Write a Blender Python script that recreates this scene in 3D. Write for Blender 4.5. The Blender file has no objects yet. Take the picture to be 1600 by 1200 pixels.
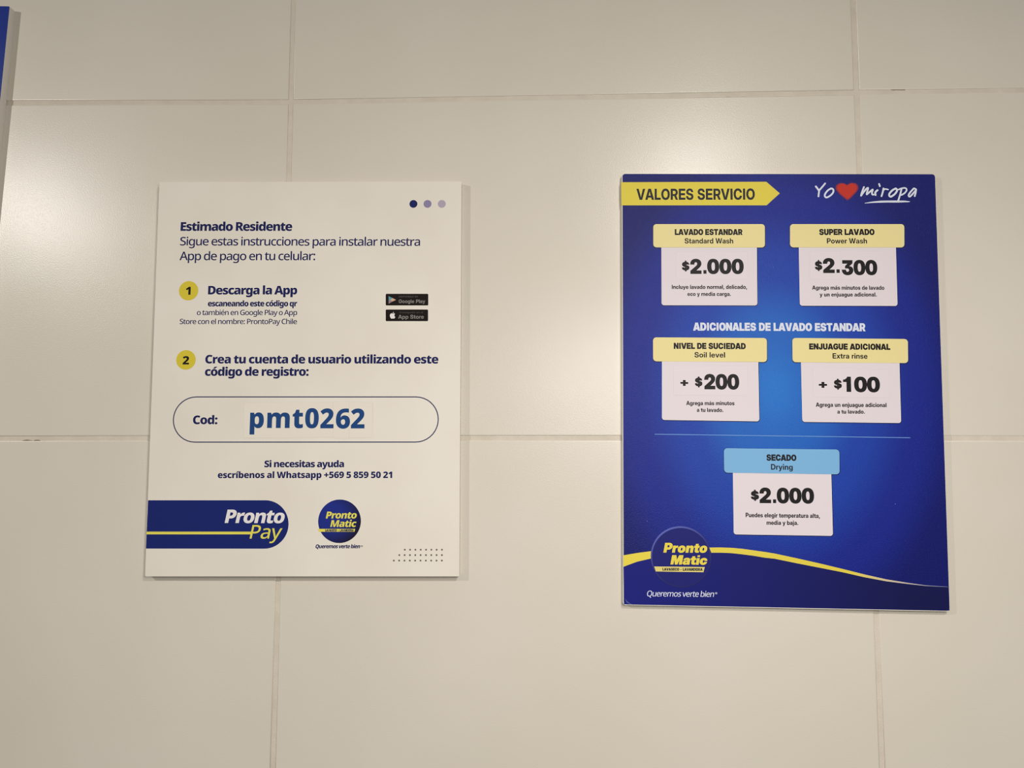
import bpy, math, random
from mathutils import Vector, Matrix, geometry

# ------------------------------------------------------------------ camera, light, exposure
SC = bpy.context.scene
COL = SC.collection
random.seed(7)
CAM_LOC = (0.21805, -0.65744, -0.00857)
CAM_PITCH, CAM_ROLL, CAM_YAW = 4.7699, -0.0354, 1.7242
cam_data = bpy.data.cameras.new('camera')
cam_data.sensor_width = 36.0
cam_data.lens = 27.0
cam_data.clip_start = 0.01
cam = bpy.data.objects.new('camera', cam_data)
COL.objects.link(cam)
rot = (Matrix.Rotation(math.radians(CAM_YAW), 3, 'Z') @ Matrix.Rotation(math.radians(CAM_PITCH), 3, 'X')
       @ Matrix.Rotation(math.radians(CAM_ROLL), 3, 'Y') @ Matrix.Rotation(math.radians(90), 3, 'X'))
cam.matrix_world = Matrix.Translation(CAM_LOC) @ rot.to_4x4()
SC.camera = cam

SC.view_settings.view_transform = 'Standard'
SC.view_settings.look = 'None'
SC.view_settings.gamma = 1.0
SC.view_settings.use_curve_mapping = False
SC.view_settings.exposure = 0.15
SC.cycles.filter_width = 1.1

world = bpy.data.worlds.new('room_light')
world.use_nodes = True
SC.world = world
WB = world.node_tree.nodes['Background']
WB.inputs[0].default_value = (1.0, 0.97, 0.93, 1)
WB.inputs[1].default_value = 0.155


def area_lamp(name, loc, power, size, color=(1.0, 0.95, 0.905), aim=(0, 0, -1)):
    d = bpy.data.lights.new(name, 'AREA')
    d.shape = 'DISK'
    d.size = size
    d.energy = power
    d.color = color
    o = bpy.data.objects.new(name, d)
    o.location = loc
    o.rotation_euler = Vector(aim).to_track_quat('-Z', 'Y').to_euler()
    COL.objects.link(o)
    return o


area_lamp('area_lamp', (-0.79, -0.82, 0.46), 4.6, 0.04, aim=(0.8, 0.3, -1))  # left ceiling lamp
area_lamp('area_lamp', (0.525, -0.82, 0.51), 3.8, 0.04, aim=(-0.24, 0.3, -1))  # right ceiling lamp
area_lamp('area_lamp', (0.39, -0.72, 0.11), 3.3, 0.36, aim=(0, 0.6, -1))  # soft lamp added by the camera for wall brightness, placed from a reflected glow


# ------------------------------------------------------------------ helpers
def srgb(h):
    h = h.lstrip('#')
    r = [int(h[i:i + 2], 16) / 255 for i in (0, 2, 4)]
    return tuple((c / 12.92 if c <= 0.04045 else ((c + 0.055) / 1.055) ** 2.4) for c in r) + (1,)


def material(name, color, rough=0.8, coat=0.0, coat_rough=0.2, spec=0.2):
    m = bpy.data.materials.new(name)
    m.use_nodes = True
    b = m.node_tree.nodes['Principled BSDF']
    b.inputs['Base Color'].default_value = srgb(color) if isinstance(color, str) else color
    b.inputs['Roughness'].default_value = rough
    b.inputs['Coat Weight'].default_value = coat
    b.inputs['Coat Roughness'].default_value = coat_rough
    b.inputs['Specular IOR Level'].default_value = spec
    return m


def nodes_of(m):
    return m.node_tree.nodes, m.node_tree.links, m.node_tree.nodes['Principled BSDF']


def add_bump(m, scale, strength, distance, detail=2.0, scale2=None, strength2=0.0, distance2=0.0):
    N, K, B = nodes_of(m)
    tc = N.new('ShaderNodeTexCoord')
    n = N.new('ShaderNodeTexNoise')
    n.inputs['Scale'].default_value = scale
    n.inputs['Detail'].default_value = detail
    K.new(tc.outputs['Object'], n.inputs['Vector'])
    bp = N.new('ShaderNodeBump')
    bp.inputs['Strength'].default_value = strength
    bp.inputs['Distance'].default_value = distance
    K.new(n.outputs['Fac'], bp.inputs['Height'])
    last = bp
    if scale2:
        n2 = N.new('ShaderNodeTexNoise')
        n2.inputs['Scale'].default_value = scale2
        n2.inputs['Detail'].default_value = 1.0
        K.new(tc.outputs['Object'], n2.inputs['Vector'])
        b2 = N.new('ShaderNodeBump')
        b2.inputs['Strength'].default_value = strength2
        b2.inputs['Distance'].default_value = distance2
        K.new(n2.outputs['Fac'], b2.inputs['Height'])
        K.new(bp.outputs['Normal'], b2.inputs['Normal'])
        last = b2
    K.new(last.outputs['Normal'], B.inputs['Normal'])
    return tc


def color_noise(m, tc, c1, c2, scale, lo=0.35, hi=0.65, detail=3.0):
    N, K, B = nodes_of(m)
    n = N.new('ShaderNodeTexNoise')
    n.inputs['Scale'].default_value = scale
    n.inputs['Detail'].default_value = detail
    K.new(tc.outputs['Object'], n.inputs['Vector'])
    r = N.new('ShaderNodeValToRGB')
    r.color_ramp.elements[0].position = lo
    r.color_ramp.elements[1].position = hi
    r.color_ramp.elements[0].color = srgb(c1)
    r.color_ramp.elements[1].color = srgb(c2)
    K.new(n.outputs['Fac'], r.inputs['Fac'])
    return r.outputs['Color']


def link(o, parent=None, kind=None, label=None):
    COL.objects.link(o)
    if parent is not None:
        o.parent = parent
    if kind:
        o['kind'] = kind
    if label:
        o['label'] = label
    return o


def mesh_object(name, verts, faces, mat, parent=None, kind=None, label=None, smooth=False):
    me = bpy.data.meshes.new(name)
    me.from_pydata(verts, [], faces)
    me.materials.append(mat)
    if smooth:
        me.polygons.foreach_set('use_smooth', [True] * len(me.polygons))
    me.update()
    return link(bpy.data.objects.new(name, me), parent, kind, label)


# ---- flat print: outlines filled by winding number, in millimetres on a board
def winding(contours, x, y):
    w = 0
    for c in contours:
        n = len(c)
        for i in range(n):
            x0, y0 = c[i]
            x1, y1 = c[(i + 1) % n]
            if (y0 <= y) != (y1 <= y):
                if x0 + (y - y0) * (x1 - x0) / (y1 - y0) > x:
                    w += 1 if y1 > y0 else -1
    return w


def fill(contours, odd=False):
    pts, edges = [], []
    for c in contours:
        b = len(pts)
        pts += [Vector(q) for q in c]
        edges += [(b + i, b + (i + 1) % len(c)) for i in range(len(c))]
    if not pts:
        return [], []
    v, e, f, _, _, _ = geometry.delaunay_2d_cdt(pts, edges, [], 0, 1e-6)
    out = []
    for t in f:
        cx = sum(v[i][0] for i in t) / len(t)
        cy = sum(v[i][1] for i in t) / len(t)
        w = winding(contours, cx, cy)
        if (w % 2) if odd else w:
            a, b, c = v[t[0]], v[t[1]], v[t[2]]
            t = tuple(t)
            if (b[0] - a[0]) * (c[1] - a[1]) - (b[1] - a[1]) * (c[0] - a[0]) < 0:
                t = t[::-1]
            out.append(t)
    return [(q[0], q[1]) for q in v], out


def flat(name, contours, level, mat, parent, label=None, odd=False, kind=None):
    """One printed shape: contours in mm, level = height above the board back in mm."""
    v, f = fill(contours, odd)
    z = level / 1000
    return mesh_object(name, [(x / 1000, y / 1000, z) for x, y in v], f, mat, parent, kind, label)


def circle(cx, cy, r, n=40):
    return [(cx + r * math.cos(2 * math.pi * i / n), cy + r * math.sin(2 * math.pi * i / n)) for i in range(n)]


def rounded(pts, r, n=5):
    out = []
    k = len(pts)
    for i in range(k):
        a, b, c = Vector(pts[i - 1]), Vector(pts[i]), Vector(pts[(i + 1) % k])
        d1, d2 = (a - b), (c - b)
        q = min(r, d1.length * .499, d2.length * .499)
        p0, p2 = b + d1.normalized() * q, b + d2.normalized() * q
        # arc by rational quadratic, weight for a right angle
        w = math.cos(math.pi / 4)
        for j in range(n + 1):
            t = j / n
            k0, k1, k2 = (1 - t) ** 2, 2 * t * (1 - t) * w, t * t
            s = k0 + k1 + k2
            p = (p0 * k0 + b * k1 + p2 * k2) / s
            out.append((p.x, p.y))
    return out


def shifted(pts, dx, dy, grow=0.0):
    cx = sum(p[0] for p in pts) / len(pts)
    cy = sum(p[1] for p in pts) / len(pts)
    return [(x + dx + (grow if x > cx else -grow), y + dy + (grow if y > cy else -grow)) for x, y in pts]


def stroke(pts, r, n=4):
    """Brush stroke outline pieces: smooth centre line swept by a disc of radius r."""
    c = []
    k = len(pts)
    for i in range(k - 1):
        p0, p1, p2, p3 = pts[max(i - 1, 0)], pts[i], pts[i + 1], pts[min(i + 2, k - 1)]
        for j in range(n):
            t = j / n
            c.append(tuple(0.5 * (2 * p1[a] + (p2[a] - p0[a]) * t + (2 * p0[a] - 5 * p1[a] + 4 * p2[a] - p3[a]) * t * t
                                  + (3 * p1[a] - p0[a] - 3 * p2[a] + p3[a]) * t ** 3) for a in (0, 1)))
    c.append(pts[-1])
    out = []
    for i in range(len(c) - 1):
        a, b = Vector(c[i]), Vector(c[i + 1])
        d = (b - a)
        if d.length < 1e-6:
            continue
        d.normalize()
        nrm = Vector((-d.y, d.x))
        ang = math.atan2(d.y, d.x)
        cap0 = [a + r * Vector((math.cos(ang + math.pi / 2 + math.pi * s / 6), math.sin(ang + math.pi / 2 + math.pi * s / 6))) for s in range(7)]
        cap1 = [b + r * Vector((math.cos(ang - math.pi / 2 + math.pi * s / 6), math.sin(ang - math.pi / 2 + math.pi * s / 6))) for s in range(7)]
        out.append([(q.x, q.y) for q in cap0 + cap1])
    return out


# ------------------------------------------------------------------ letter outlines (1000 units per em; ~ marks an off-curve point)
FONTS = {
  'NB': (715, 725, {
    '+': (584, '355,415 539,415 539,290 355,290 355,110 228,110 228,290 44,290 44,415 228,415 228,598 355,598'),
    '0': (584, '549,356 ~549,270 ~522,135 ~461,39 ~363,-11 292,-11 ~203,-11 ~89,77 ~35,242 35,356 ~35,472 ~84,637 ~198,725 292,725 ~380,725 ~494,638 ~549,472|216,356 ~216,282 ~229,183 ~262,133 292,133 ~322,133 ~354,182 ~368,282 368,356 ~368,431 ~354,531 ~322,581 292,581 ~262,581 ~229,531 ~216,431'),
    '1': (584, '447,-1 263,-1 263,374 ~263,387 ~263,438 ~265,497 266,519 ~256,506 ~234,483 222,473 140,406 45,521 285,715 447,715'),
    '2': (584, '546,-1 31,-1 31,119 207,298 ~261,354 ~324,424 ~350,477 350,506 ~350,541 ~306,574 274,574 ~238,574 ~169,536 124,499 24,615 ~57,643 ~130,694 ~225,725 293,725 ~365,725 ~471,675 ~530,586 530,530 ~530,468 ~484,371 ~394,274 328,213 263,152 263,148 546,148'),
    '5': (584, '317,465 ~379,465 ~480,411 ~538,310 538,237 ~538,157 ~474,46 ~346,-11 250,-11 ~189,-11 ~87,9 46,28 46,178 ~87,159 ~192,132 236,132 ~274,132 ~327,153 ~355,198 355,230 ~355,275 ~293,325 230,325 ~203,325 ~149,314 128,308 59,342 86,715 490,715 490,564 241,564 231,456 ~245,458 ~282,465'),
    '6': (584, '35,302 ~35,364 ~53,486 ~99,594 ~182,677 ~311,725 404,725 ~425,725 ~485,720 506,717 506,575 ~484,579 ~435,584 401,584 ~345,584 ~269,557 ~225,505 ~203,433 201,390 203,390 ~216,413 ~254,451 ~310,473 350,473 ~413,473 ~504,419 ~553,315 553,242 ~553,163 ~492,49 ~380,-11 302,-11 ~246,-11 ~148,26 ~76,104 ~35,222|299,132 ~333,132 ~376,184 376,239 ~376,283 ~340,333 301,333 ~274,333 ~237,308 ~216,270 216,250 ~216,229 ~226,187 ~246,153 ~278,132'),
    '8': (584, '294,725 ~398,725 ~530,638 530,550 ~530,507 ~497,442 ~440,394 407,376 ~440,358 ~507,306 ~551,237 551,189 ~551,132 ~494,41 ~380,-11 292,-11 ~204,-11 ~89,39 ~33,128 33,187 ~33,237 ~69,306 ~130,355 164,373 ~136,392 ~85,443 ~55,510 55,551 ~55,609 ~117,686 ~224,725|201,194 ~201,161 ~247,120 290,120 ~338,120 ~384,158 384,191 ~384,214 ~357,253 ~318,281 300,289 288,297 ~264,285 ~224,255 ~201,218|293,594 ~265,594 ~226,563 226,535 ~226,518 ~243,488 ~274,463 292,453 ~308,462 ~339,484 ~359,514 359,535 ~359,563 ~320,594'),
    '9': (584, '549,402 ~549,309 ~509,157 ~422,48 ~281,-11 181,-11 ~159,-11 ~102,-9 80,-5 80,138 ~103,134 ~146,130 173,130 ~234,130 ~314,158 ~361,211 ~382,283 384,324 381,324 ~368,301 ~330,263 ~274,241 232,241 ~171,241 ~81,295 ~32,399 32,473 ~32,552 ~93,665 ~206,725 283,725 ~339,725 ~435,687 ~509,608 ~549,486|287,581 ~250,581 ~208,530 208,475 ~208,431 ~247,380 285,380 ~310,380 ~347,405 ~368,444 368,464 ~368,485 ~359,527 ~339,561 ~309,581'),
    ':': (286, '44,77 ~44,127 ~103,168 144,168 ~184,168 ~241,127 241,77 ~241,29 ~184,-13 144,-13 ~103,-13 ~44,29|44,469 ~44,519 ~103,560 144,560 ~184,560 ~241,519 241,469 ~241,421 ~184,378 144,378 ~103,378 ~44,421'),
    'A': (713, '518,-1 475,146 239,146 196,-1 -3,-1 238,718 472,718 716,-1|399,425 ~394,442 ~377,509 ~359,580 356,601 ~354,579 ~338,512 ~322,447 316,425 279,294 436,294'),
    'C': (647, '396,577 ~359,577 ~301,546 ~259,489 ~237,407 237,354 ~237,285 ~274,187 ~349,137 405,137 ~452,137 ~540,162 587,180 587,28 ~540,7 ~442,-11 386,-11 ~270,-11 ~121,81 ~50,247 50,355 ~50,437 ~96,572 ~184,671 ~314,725 398,725 ~451,725 ~563,701 618,676 561,533 ~521,552 ~441,577'),
    'D': (733, '683,371 ~683,247 ~590,81 ~421,-1 306,-1 78,-1 78,715 323,715 ~437,715 ~598,636 ~683,483|494,364 ~494,434 ~456,524 ~380,569 323,569 260,569 260,147 309,147 ~404,147 ~494,254'),
    'E': (550, '502,-1 78,-1 78,715 502,715 502,569 260,569 260,443 485,443 485,297 260,297 260,147 502,147'),
    'Q': (795, '743,358 ~743,282 ~709,152 ~638,56 583,27 757,-171 528,-171 406,-11 ~405,-11 ~399,-11 397,-11 ~307,-11 ~177,41 ~92,140 ~50,275 50,359 ~50,470 ~125,635 ~279,726 398,726 ~518,726 ~671,635 ~743,469|242,358 ~242,290 ~273,192 ~342,140 397,140 ~453,140 ~521,192 ~552,290 552,358 ~552,460 ~482,578 398,578 ~342,578 ~273,524 ~242,427'),
    'R': (669, '309,715 ~405,715 ~533,667 ~597,574 597,504 ~597,459 ~566,386 ~510,331 474,312 681,-1 474,-1 319,264 260,264 260,-1 78,-1 78,715|305,577 260,577 260,401 304,401 ~354,401 ~413,444 413,496 ~413,522 ~391,558 ~343,577'),
    'S': (573, '540,213 ~540,154 ~480,52 ~357,-11 262,-11 ~214,-11 ~140,-2 ~77,17 43,33 43,194 ~100,167 ~216,136 266,136 ~298,136 ~338,152 ~358,180 358,198 ~358,218 ~332,247 ~274,277 224,298 ~170,323 ~91,378 ~49,459 49,519 ~49,587 ~116,678 ~235,725 314,725 ~382,725 ~493,695 538,675 482,535 ~436,556 ~347,580 308,580 ~281,580 ~245,566 ~229,542 229,526 ~229,507 ~255,478 ~316,446 370,423 ~424,400 ~499,345 ~540,269'),
    'W': (1023, '1011,715 832,-1 621,-1 542,334 ~539,345 ~531,387 ~520,439 ~512,488 512,503 ~512,488 ~504,439 ~494,387 ~485,344 482,333 403,-1 192,-1 12,715 189,715 272,345 ~275,330 ~285,282 ~296,228 ~305,177 306,159 ~307,187 ~320,260 ~335,334 ~349,399 354,421 427,715 597,715 668,420 ~674,399 ~688,333 ~703,258 ~716,186 717,159 ~718,183 ~732,255 ~746,324 750,344 834,715'),
    'a': (614, '329,561 ~434,561 ~549,459 549,363 549,-1 424,-1 390,72 388,72 ~366,44 ~316,6 ~252,-11 206,-11 ~157,-11 ~80,28 ~35,106 35,166 ~35,254 ~160,341 280,346 370,349 370,359 ~370,400 ~332,434 298,434 ~264,434 ~185,411 144,392 91,511 ~139,536 ~257,561|323,246 ~265,244 ~218,208 218,175 ~218,145 ~251,117 278,117 ~317,117 ~371,165 371,205 371,248'),
    'b': (639, '247,586 ~247,556 ~243,502 240,481 244,481 ~264,514 ~337,561 394,561 ~483,561 ~596,416 596,277 ~596,183 ~544,54 ~451,-11 389,-11 ~330,-11 ~265,31 244,55 235,55 206,-1 67,-1 67,761 247,761|333,421 ~303,421 ~264,393 ~247,338 247,294 247,270 ~247,202 ~285,133 335,133 ~373,133 ~413,207 413,278 ~413,349 ~374,421'),
    'c': (530, '315,-11 ~233,-11 ~110,49 ~42,175 42,273 ~42,374 ~117,501 ~246,562 329,562 ~379,562 ~468,540 507,521 454,388 ~419,403 ~360,420 329,420 ~297,420 ~250,388 ~225,323 225,274 ~225,224 ~251,161 ~297,132 329,132 ~370,132 ~450,157 489,179 489,36 ~454,14 ~371,-11'),
    'd': (639, '243,-11 ~155,-11 ~42,135 42,275 ~42,416 ~157,562 250,562 ~288,562 ~344,540 ~385,503 399,481 400,481 ~396,499 ~391,570 391,602 391,761 572,761 572,-1 436,-1 399,69 395,69 ~381,47 ~340,11 ~282,-11|312,131 ~363,131 ~404,193 405,258 405,273 ~405,343 ~365,417 310,417 ~272,417 ~224,345 224,272 ~224,199 ~272,131'),
    'e': (610, '312,562 ~391,562 ~507,505 ~569,393 569,309 569,228 224,228 ~226,179 ~290,118 350,118 ~402,118 ~486,138 535,160 535,30 ~493,9 ~400,-11 330,-11 ~247,-11 ~117,49 ~42,175 42,272 ~42,370 ~110,498 ~232,562|317,438 ~280,438 ~232,391 228,342 404,342 ~404,369 ~384,412 ~346,438'),
    'g': (639, '248,562 ~306,562 ~379,517 402,483 404,483 417,552 572,552 572,-2 ~572,-80 ~509,-186 ~381,-241 283,-241 ~217,-241 ~116,-227 69,-208 69,-59 ~119,-80 ~211,-101 275,-101 ~333,-101 ~392,-54 392,-10 392,2 ~392,14 ~395,52 398,69 395,69 ~375,35 ~303,-11 245,-11 ~154,-11 ~42,136 42,275 ~42,413 ~156,562|311,422 ~283,422 ~244,388 ~225,322 225,272 ~225,196 ~269,128 314,128 ~339,128 ~374,144 ~395,174 ~405,222 405,255 405,277 ~405,325 ~388,389 ~347,422'),
    'h': (662, '247,635 ~247,580 ~241,503 239,483 245,483 ~262,511 ~309,546 ~366,561 400,561 ~457,561 ~546,519 ~598,430 598,358 598,-1 417,-1 417,308 ~417,364 ~382,421 345,421 ~308,421 ~265,380 ~247,304 247,248 247,-1 67,-1 67,761 247,761'),
    'i': (315, '248,552 248,-1 68,-1 68,552|158,771 ~197,771 ~255,738 255,690 ~255,643 ~197,609 158,609 ~119,609 ~62,643 62,690 ~62,738 ~119,771'),
    'l': (313, '247,-1 67,-1 67,761 247,761'),
    'm': (990, '731,562 ~826,562 ~926,465 926,358 926,-1 746,-1 746,307 ~746,370 ~710,421 675,421 ~626,421 ~586,339 586,264 586,-1 406,-1 406,307 ~406,348 ~391,397 ~361,421 337,421 ~302,421 ~262,380 ~247,303 247,247 247,-1 67,-1 67,552 203,552 229,483 232,483 ~247,506 ~294,542 ~358,562 398,562 ~459,562 ~540,520 564,483 567,483 ~593,521 ~679,562'),
    'n': (662, '402,562 ~490,562 ~598,465 598,358 598,-1 418,-1 418,308 ~418,364 ~383,421 345,421 ~287,421 ~247,332 247,247 247,-1 67,-1 67,552 204,552 228,479 232,479 ~249,504 ~300,542 ~363,562'),
    'o': (632, '590,277 ~590,208 ~552,100 ~480,27 ~379,-11 315,-11 ~255,-11 ~155,27 ~83,100 ~42,208 42,277 ~42,368 ~108,495 ~232,562 318,562 ~397,562 ~519,495 ~590,368|225,277 ~225,227 ~243,158 ~284,123 317,123 ~349,123 ~389,158 ~407,227 407,277 ~407,326 ~388,393 ~349,427 316,427 ~268,427 ~225,351'),
    'p': (639, '395,562 ~489,562 ~596,415 596,277 ~596,183 ~542,54 ~449,-11 389,-11 ~350,-11 ~294,9 ~256,39 244,55 241,55 ~243,37 ~247,-8 247,-35 247,-241 67,-241 67,552 213,552 238,481 244,481 ~257,503 ~298,539 ~355,562|331,421 ~300,421 ~264,392 ~248,336 247,293 247,278 ~247,230 ~262,166 ~299,133 332,133 ~359,133 ~395,164 ~413,228 413,279 ~413,354 ~371,421'),
    'q': (639, '392,-11 ~392,9 ~395,51 398,69 395,69 ~376,36 ~303,-11 245,-11 ~155,-11 ~42,135 42,275 ~42,369 ~94,496 ~187,562 248,562 ~307,562 ~380,516 402,483 404,483 417,552 572,552 572,-241 392,-241|314,128 ~348,128 ~387,156 ~405,213 405,255 405,277 ~405,347 ~366,423 311,423 ~268,423 ~225,345 225,272 ~225,197 ~268,128'),
    'r': (461, '390,562 ~406,562 ~441,558 451,555 435,388 ~422,390 ~393,394 369,394 ~349,394 ~307,384 ~270,359 ~247,312 247,274 247,-1 67,-1 67,552 202,552 229,462 235,462 ~250,489 ~298,535 ~358,562'),
    's': (511, '473,167 ~473,114 ~424,34 ~321,-11 240,-11 ~181,-11 ~89,3 42,21 42,165 ~95,142 ~200,120 233,120 ~270,120 ~303,138 303,155 ~303,167 ~283,187 ~232,210 184,229 ~137,249 ~73,293 ~41,355 41,401 ~41,480 ~166,562 267,562 ~322,562 ~417,538 468,516 418,399 ~376,417 ~294,439 267,439 ~241,439 ~213,424 213,411 ~213,399 ~230,382 ~280,360 327,341 ~375,322 ~440,278 ~473,215'),
    't': (445, '326,130 ~351,130 ~394,141 418,149 418,18 ~388,6 ~320,-11 270,-11 ~218,-11 ~137,22 ~91,104 91,178 91,418 23,418 23,492 107,548 154,664 272,664 272,552 410,552 410,418 272,418 272,190 ~272,160 ~300,130'),
    'u': (662, '596,552 596,-1 459,-1 436,68 429,68 ~412,41 ~358,5 ~295,-11 260,-11 ~204,-11 ~116,31 ~65,121 65,192 65,552 245,552 245,242 ~245,187 ~279,131 317,131 ~356,131 ~399,170 ~416,247 416,303 416,552'),
    'v': (596, '208,-1 -3,552 185,552 282,225 ~284,220 ~291,195 ~296,168 296,157 296,157 ~296,168 ~301,194 ~308,217 310,225 411,552 599,552 387,-1'),
    'y': (595, '-4,552 186,552 284,236 ~287,226 ~293,201 ~297,175 298,164 298,164 ~301,184 ~311,220 315,235 414,552 598,552 376,-41 ~352,-106 ~287,-196 ~192,-241 122,-241 ~96,-241 ~58,-236 42,-233 42,-93 ~56,-95 ~86,-99 103,-99 ~135,-99 ~174,-73 ~200,-32 209,-8 215,7'),
    'z': (502, '477,-1 24,-1 24,102 260,415 38,415 38,552 466,552 466,440 240,136 477,136'),
    'í': (315, '248,-1 68,-1 68,552 248,552|386,756 ~368,741 ~317,700 ~258,657 ~203,618 183,605 64,605 64,620 ~81,639 ~127,691 ~173,745 189,767 386,767'),
    'ó': (632, '590,277 ~590,208 ~552,100 ~480,27 ~379,-11 315,-11 ~255,-11 ~155,27 ~83,100 ~42,208 42,277 ~42,368 ~108,495 ~232,562 318,562 ~397,562 ~519,495 ~590,368|225,277 ~225,227 ~243,158 ~284,123 317,123 ~349,123 ~389,158 ~407,227 407,277 ~407,326 ~388,393 ~349,427 316,427 ~268,427 ~225,351|544,756 ~527,741 ~476,700 ~417,657 ~362,618 342,605 222,605 222,620 ~240,639 ~286,691 ~332,745 347,767 544,767'),
    ' ': (260, ''),
  }),
  'NR': (714, 724, {
    ':': (271, '67,58 ~67,98 ~107,130 135,130 ~164,130 ~204,98 204,58 ~204,20 ~164,-14 135,-14 ~107,-14 ~67,20|67,480 ~67,520 ~107,552 135,552 ~164,552 ~204,520 204,480 ~204,441 ~164,407 135,407 ~107,407 ~67,441'),
    'A': (653, '540,0 462,207 188,207 111,0 0,0 272,717 381,717 652,0|361,500 ~358,509 ~343,556 ~329,606 325,620 ~320,599 ~308,553 ~297,513 292,500 219,300 433,300'),
    'C': (635, '402,632 ~348,632 ~263,595 ~203,523 ~171,421 171,357 ~171,272 ~223,148 ~325,82 403,82 ~450,82 ~534,99 575,113 575,21 ~534,5 ~447,-10 388,-10 ~278,-10 ~132,80 ~59,246 59,358 ~59,439 ~104,573 ~192,671 ~320,724 403,724 ~457,724 ~561,702 604,681 564,592 ~530,608 ~449,632'),
    'G': (730, '400,384 657,384 657,28 ~599,9 ~477,-10 402,-10 ~292,-10 ~140,78 ~59,242 59,357 ~59,469 ~147,633 ~312,724 430,724 ~491,724 ~600,702 646,682 608,592 ~570,609 ~477,632 426,632 ~345,632 ~230,564 ~170,440 170,357 ~170,275 ~223,150 ~333,81 422,81 ~464,81 ~527,90 552,97 552,292 400,292'),
    'P': (609, '292,714 ~432,714 ~561,603 561,501 ~561,456 ~532,374 ~466,309 ~357,271 278,271 200,271 200,0 94,0 94,714|285,624 200,624 200,361 267,361 ~328,361 ~410,388 ~451,448 451,497 ~451,560 ~371,624'),
    'Q': (784, '724,358 ~724,273 ~679,134 ~592,36 525,12 696,-170 549,-170 414,-9 ~409,-9 ~397,-10 392,-10 ~307,-10 ~182,43 ~100,140 ~59,276 59,359 ~59,469 ~132,633 ~280,725 393,725 ~503,725 ~650,634 ~724,469|172,358 ~172,272 ~218,148 ~317,81 392,81 ~469,81 ~565,148 ~612,272 612,358 ~612,487 ~507,633 393,633 ~317,633 ~218,567 ~172,444'),
    'S': (554, '509,195 ~509,132 ~447,41 ~331,-10 250,-10 ~208,-10 ~135,-2 ~75,14 50,26 50,126 ~89,108 ~198,81 254,81 ~303,81 ~369,107 ~402,154 402,186 ~402,218 ~373,263 ~303,301 240,324 ~181,347 ~99,402 ~58,482 58,538 ~58,597 ~118,680 ~224,724 293,724 ~354,724 ~454,701 495,682 462,594 ~423,610 ~336,633 290,633 ~248,633 ~193,609 ~165,566 165,538 ~165,505 ~195,461 ~262,424 319,402 ~380,379 ~465,325 ~509,251'),
    'a': (571, '296,548 ~395,548 ~493,459 493,365 493,0 418,0 398,76 394,76 ~371,47 ~322,8 ~258,-10 213,-10 ~165,-10 ~88,25 ~44,97 44,152 ~44,234 ~170,321 299,325 390,328 390,356 ~390,418 ~335,467 286,467 ~245,467 ~169,442 134,426 103,501 ~140,521 ~240,548|316,257 ~224,253 ~152,201 152,153 ~152,111 ~203,71 243,71 ~306,71 ~389,141 389,212 389,260'),
    'b': (620, '187,577 ~187,544 ~183,486 181,468 187,468 ~209,502 ~288,548 350,548 ~447,548 ~566,408 566,270 ~566,177 ~512,52 ~414,-10 349,-10 ~286,-10 ~209,35 187,66 179,66 159,0 82,0 82,760 187,760|326,462 ~274,462 ~213,422 ~187,340 187,275 187,268 ~187,174 ~247,76 328,76 ~393,76 ~459,176 459,271 ~459,366 ~394,462'),
    'c': (490, '303,-10 ~230,-10 ~117,48 ~53,171 53,266 ~53,366 ~121,490 ~236,549 310,549 ~353,549 ~431,531 458,518 426,434 ~401,444 ~337,460 309,460 ~259,460 ~193,417 ~161,331 161,267 ~161,206 ~193,121 ~257,78 305,78 ~348,78 ~418,98 447,112 447,22 ~419,7 ~351,-10'),
    'd': (620, '269,-10 ~171,-10 ~53,130 53,268 ~53,407 ~173,549 271,549 ~312,549 ~373,528 ~418,492 434,469 439,469 ~438,484 ~433,538 433,557 433,760 538,760 538,0 455,0 437,72 433,72 ~417,49 ~372,12 ~310,-10|293,76 ~372,76 ~436,163 436,251 436,267 ~436,362 ~375,463 292,463 ~227,463 ~160,357 160,266 ~160,175 ~227,76'),
    'e': (573, '296,549 ~367,549 ~469,489 ~523,380 523,305 523,247 160,247 ~162,164 ~247,75 323,75 ~374,75 ~455,94 497,113 497,26 ~456,7 ~374,-10 316,-10 ~239,-10 ~120,52 ~53,175 53,265 ~53,355 ~114,482 ~223,549|296,467 ~238,467 ~169,393 163,325 418,325 ~418,367 ~392,431 ~338,467'),
    'g': (620, '270,549 ~324,549 ~406,508 435,468 440,468 452,539 538,539 538,-8 ~538,-84 ~484,-188 ~374,-240 289,-240 ~229,-240 ~131,-223 92,-206 92,-113 ~132,-133 ~232,-155 291,-155 ~358,-155 ~434,-80 434,-15 434,4 ~434,17 ~436,60 437,71 433,71 ~406,31 ~325,-10 270,-10 ~169,-10 ~53,136 53,268 ~53,398 ~169,549|292,463 ~250,463 ~191,417 ~161,330 161,267 ~161,173 ~228,74 294,74 ~332,74 ~386,94 ~420,137 ~437,203 437,248 437,269 ~437,337 ~407,422 ~342,463'),
    'h': (626, '187,556 ~187,530 ~183,483 181,466 188,466 ~205,494 ~256,530 ~318,548 352,548 ~416,548 ~503,507 ~548,420 548,351 548,0 444,0 444,336 ~444,400 ~390,462 333,462 ~277,462 ~214,418 ~187,333 187,271 187,0 82,0 82,760 187,760'),
    'i': (269, '187,539 187,0 82,0 82,539|135,743 ~159,743 ~195,715 195,683 ~195,651 ~159,622 135,622 ~110,622 ~75,651 75,683 ~75,715 ~110,743'),
    'l': (269, '187,0 82,0 82,760 187,760'),
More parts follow.
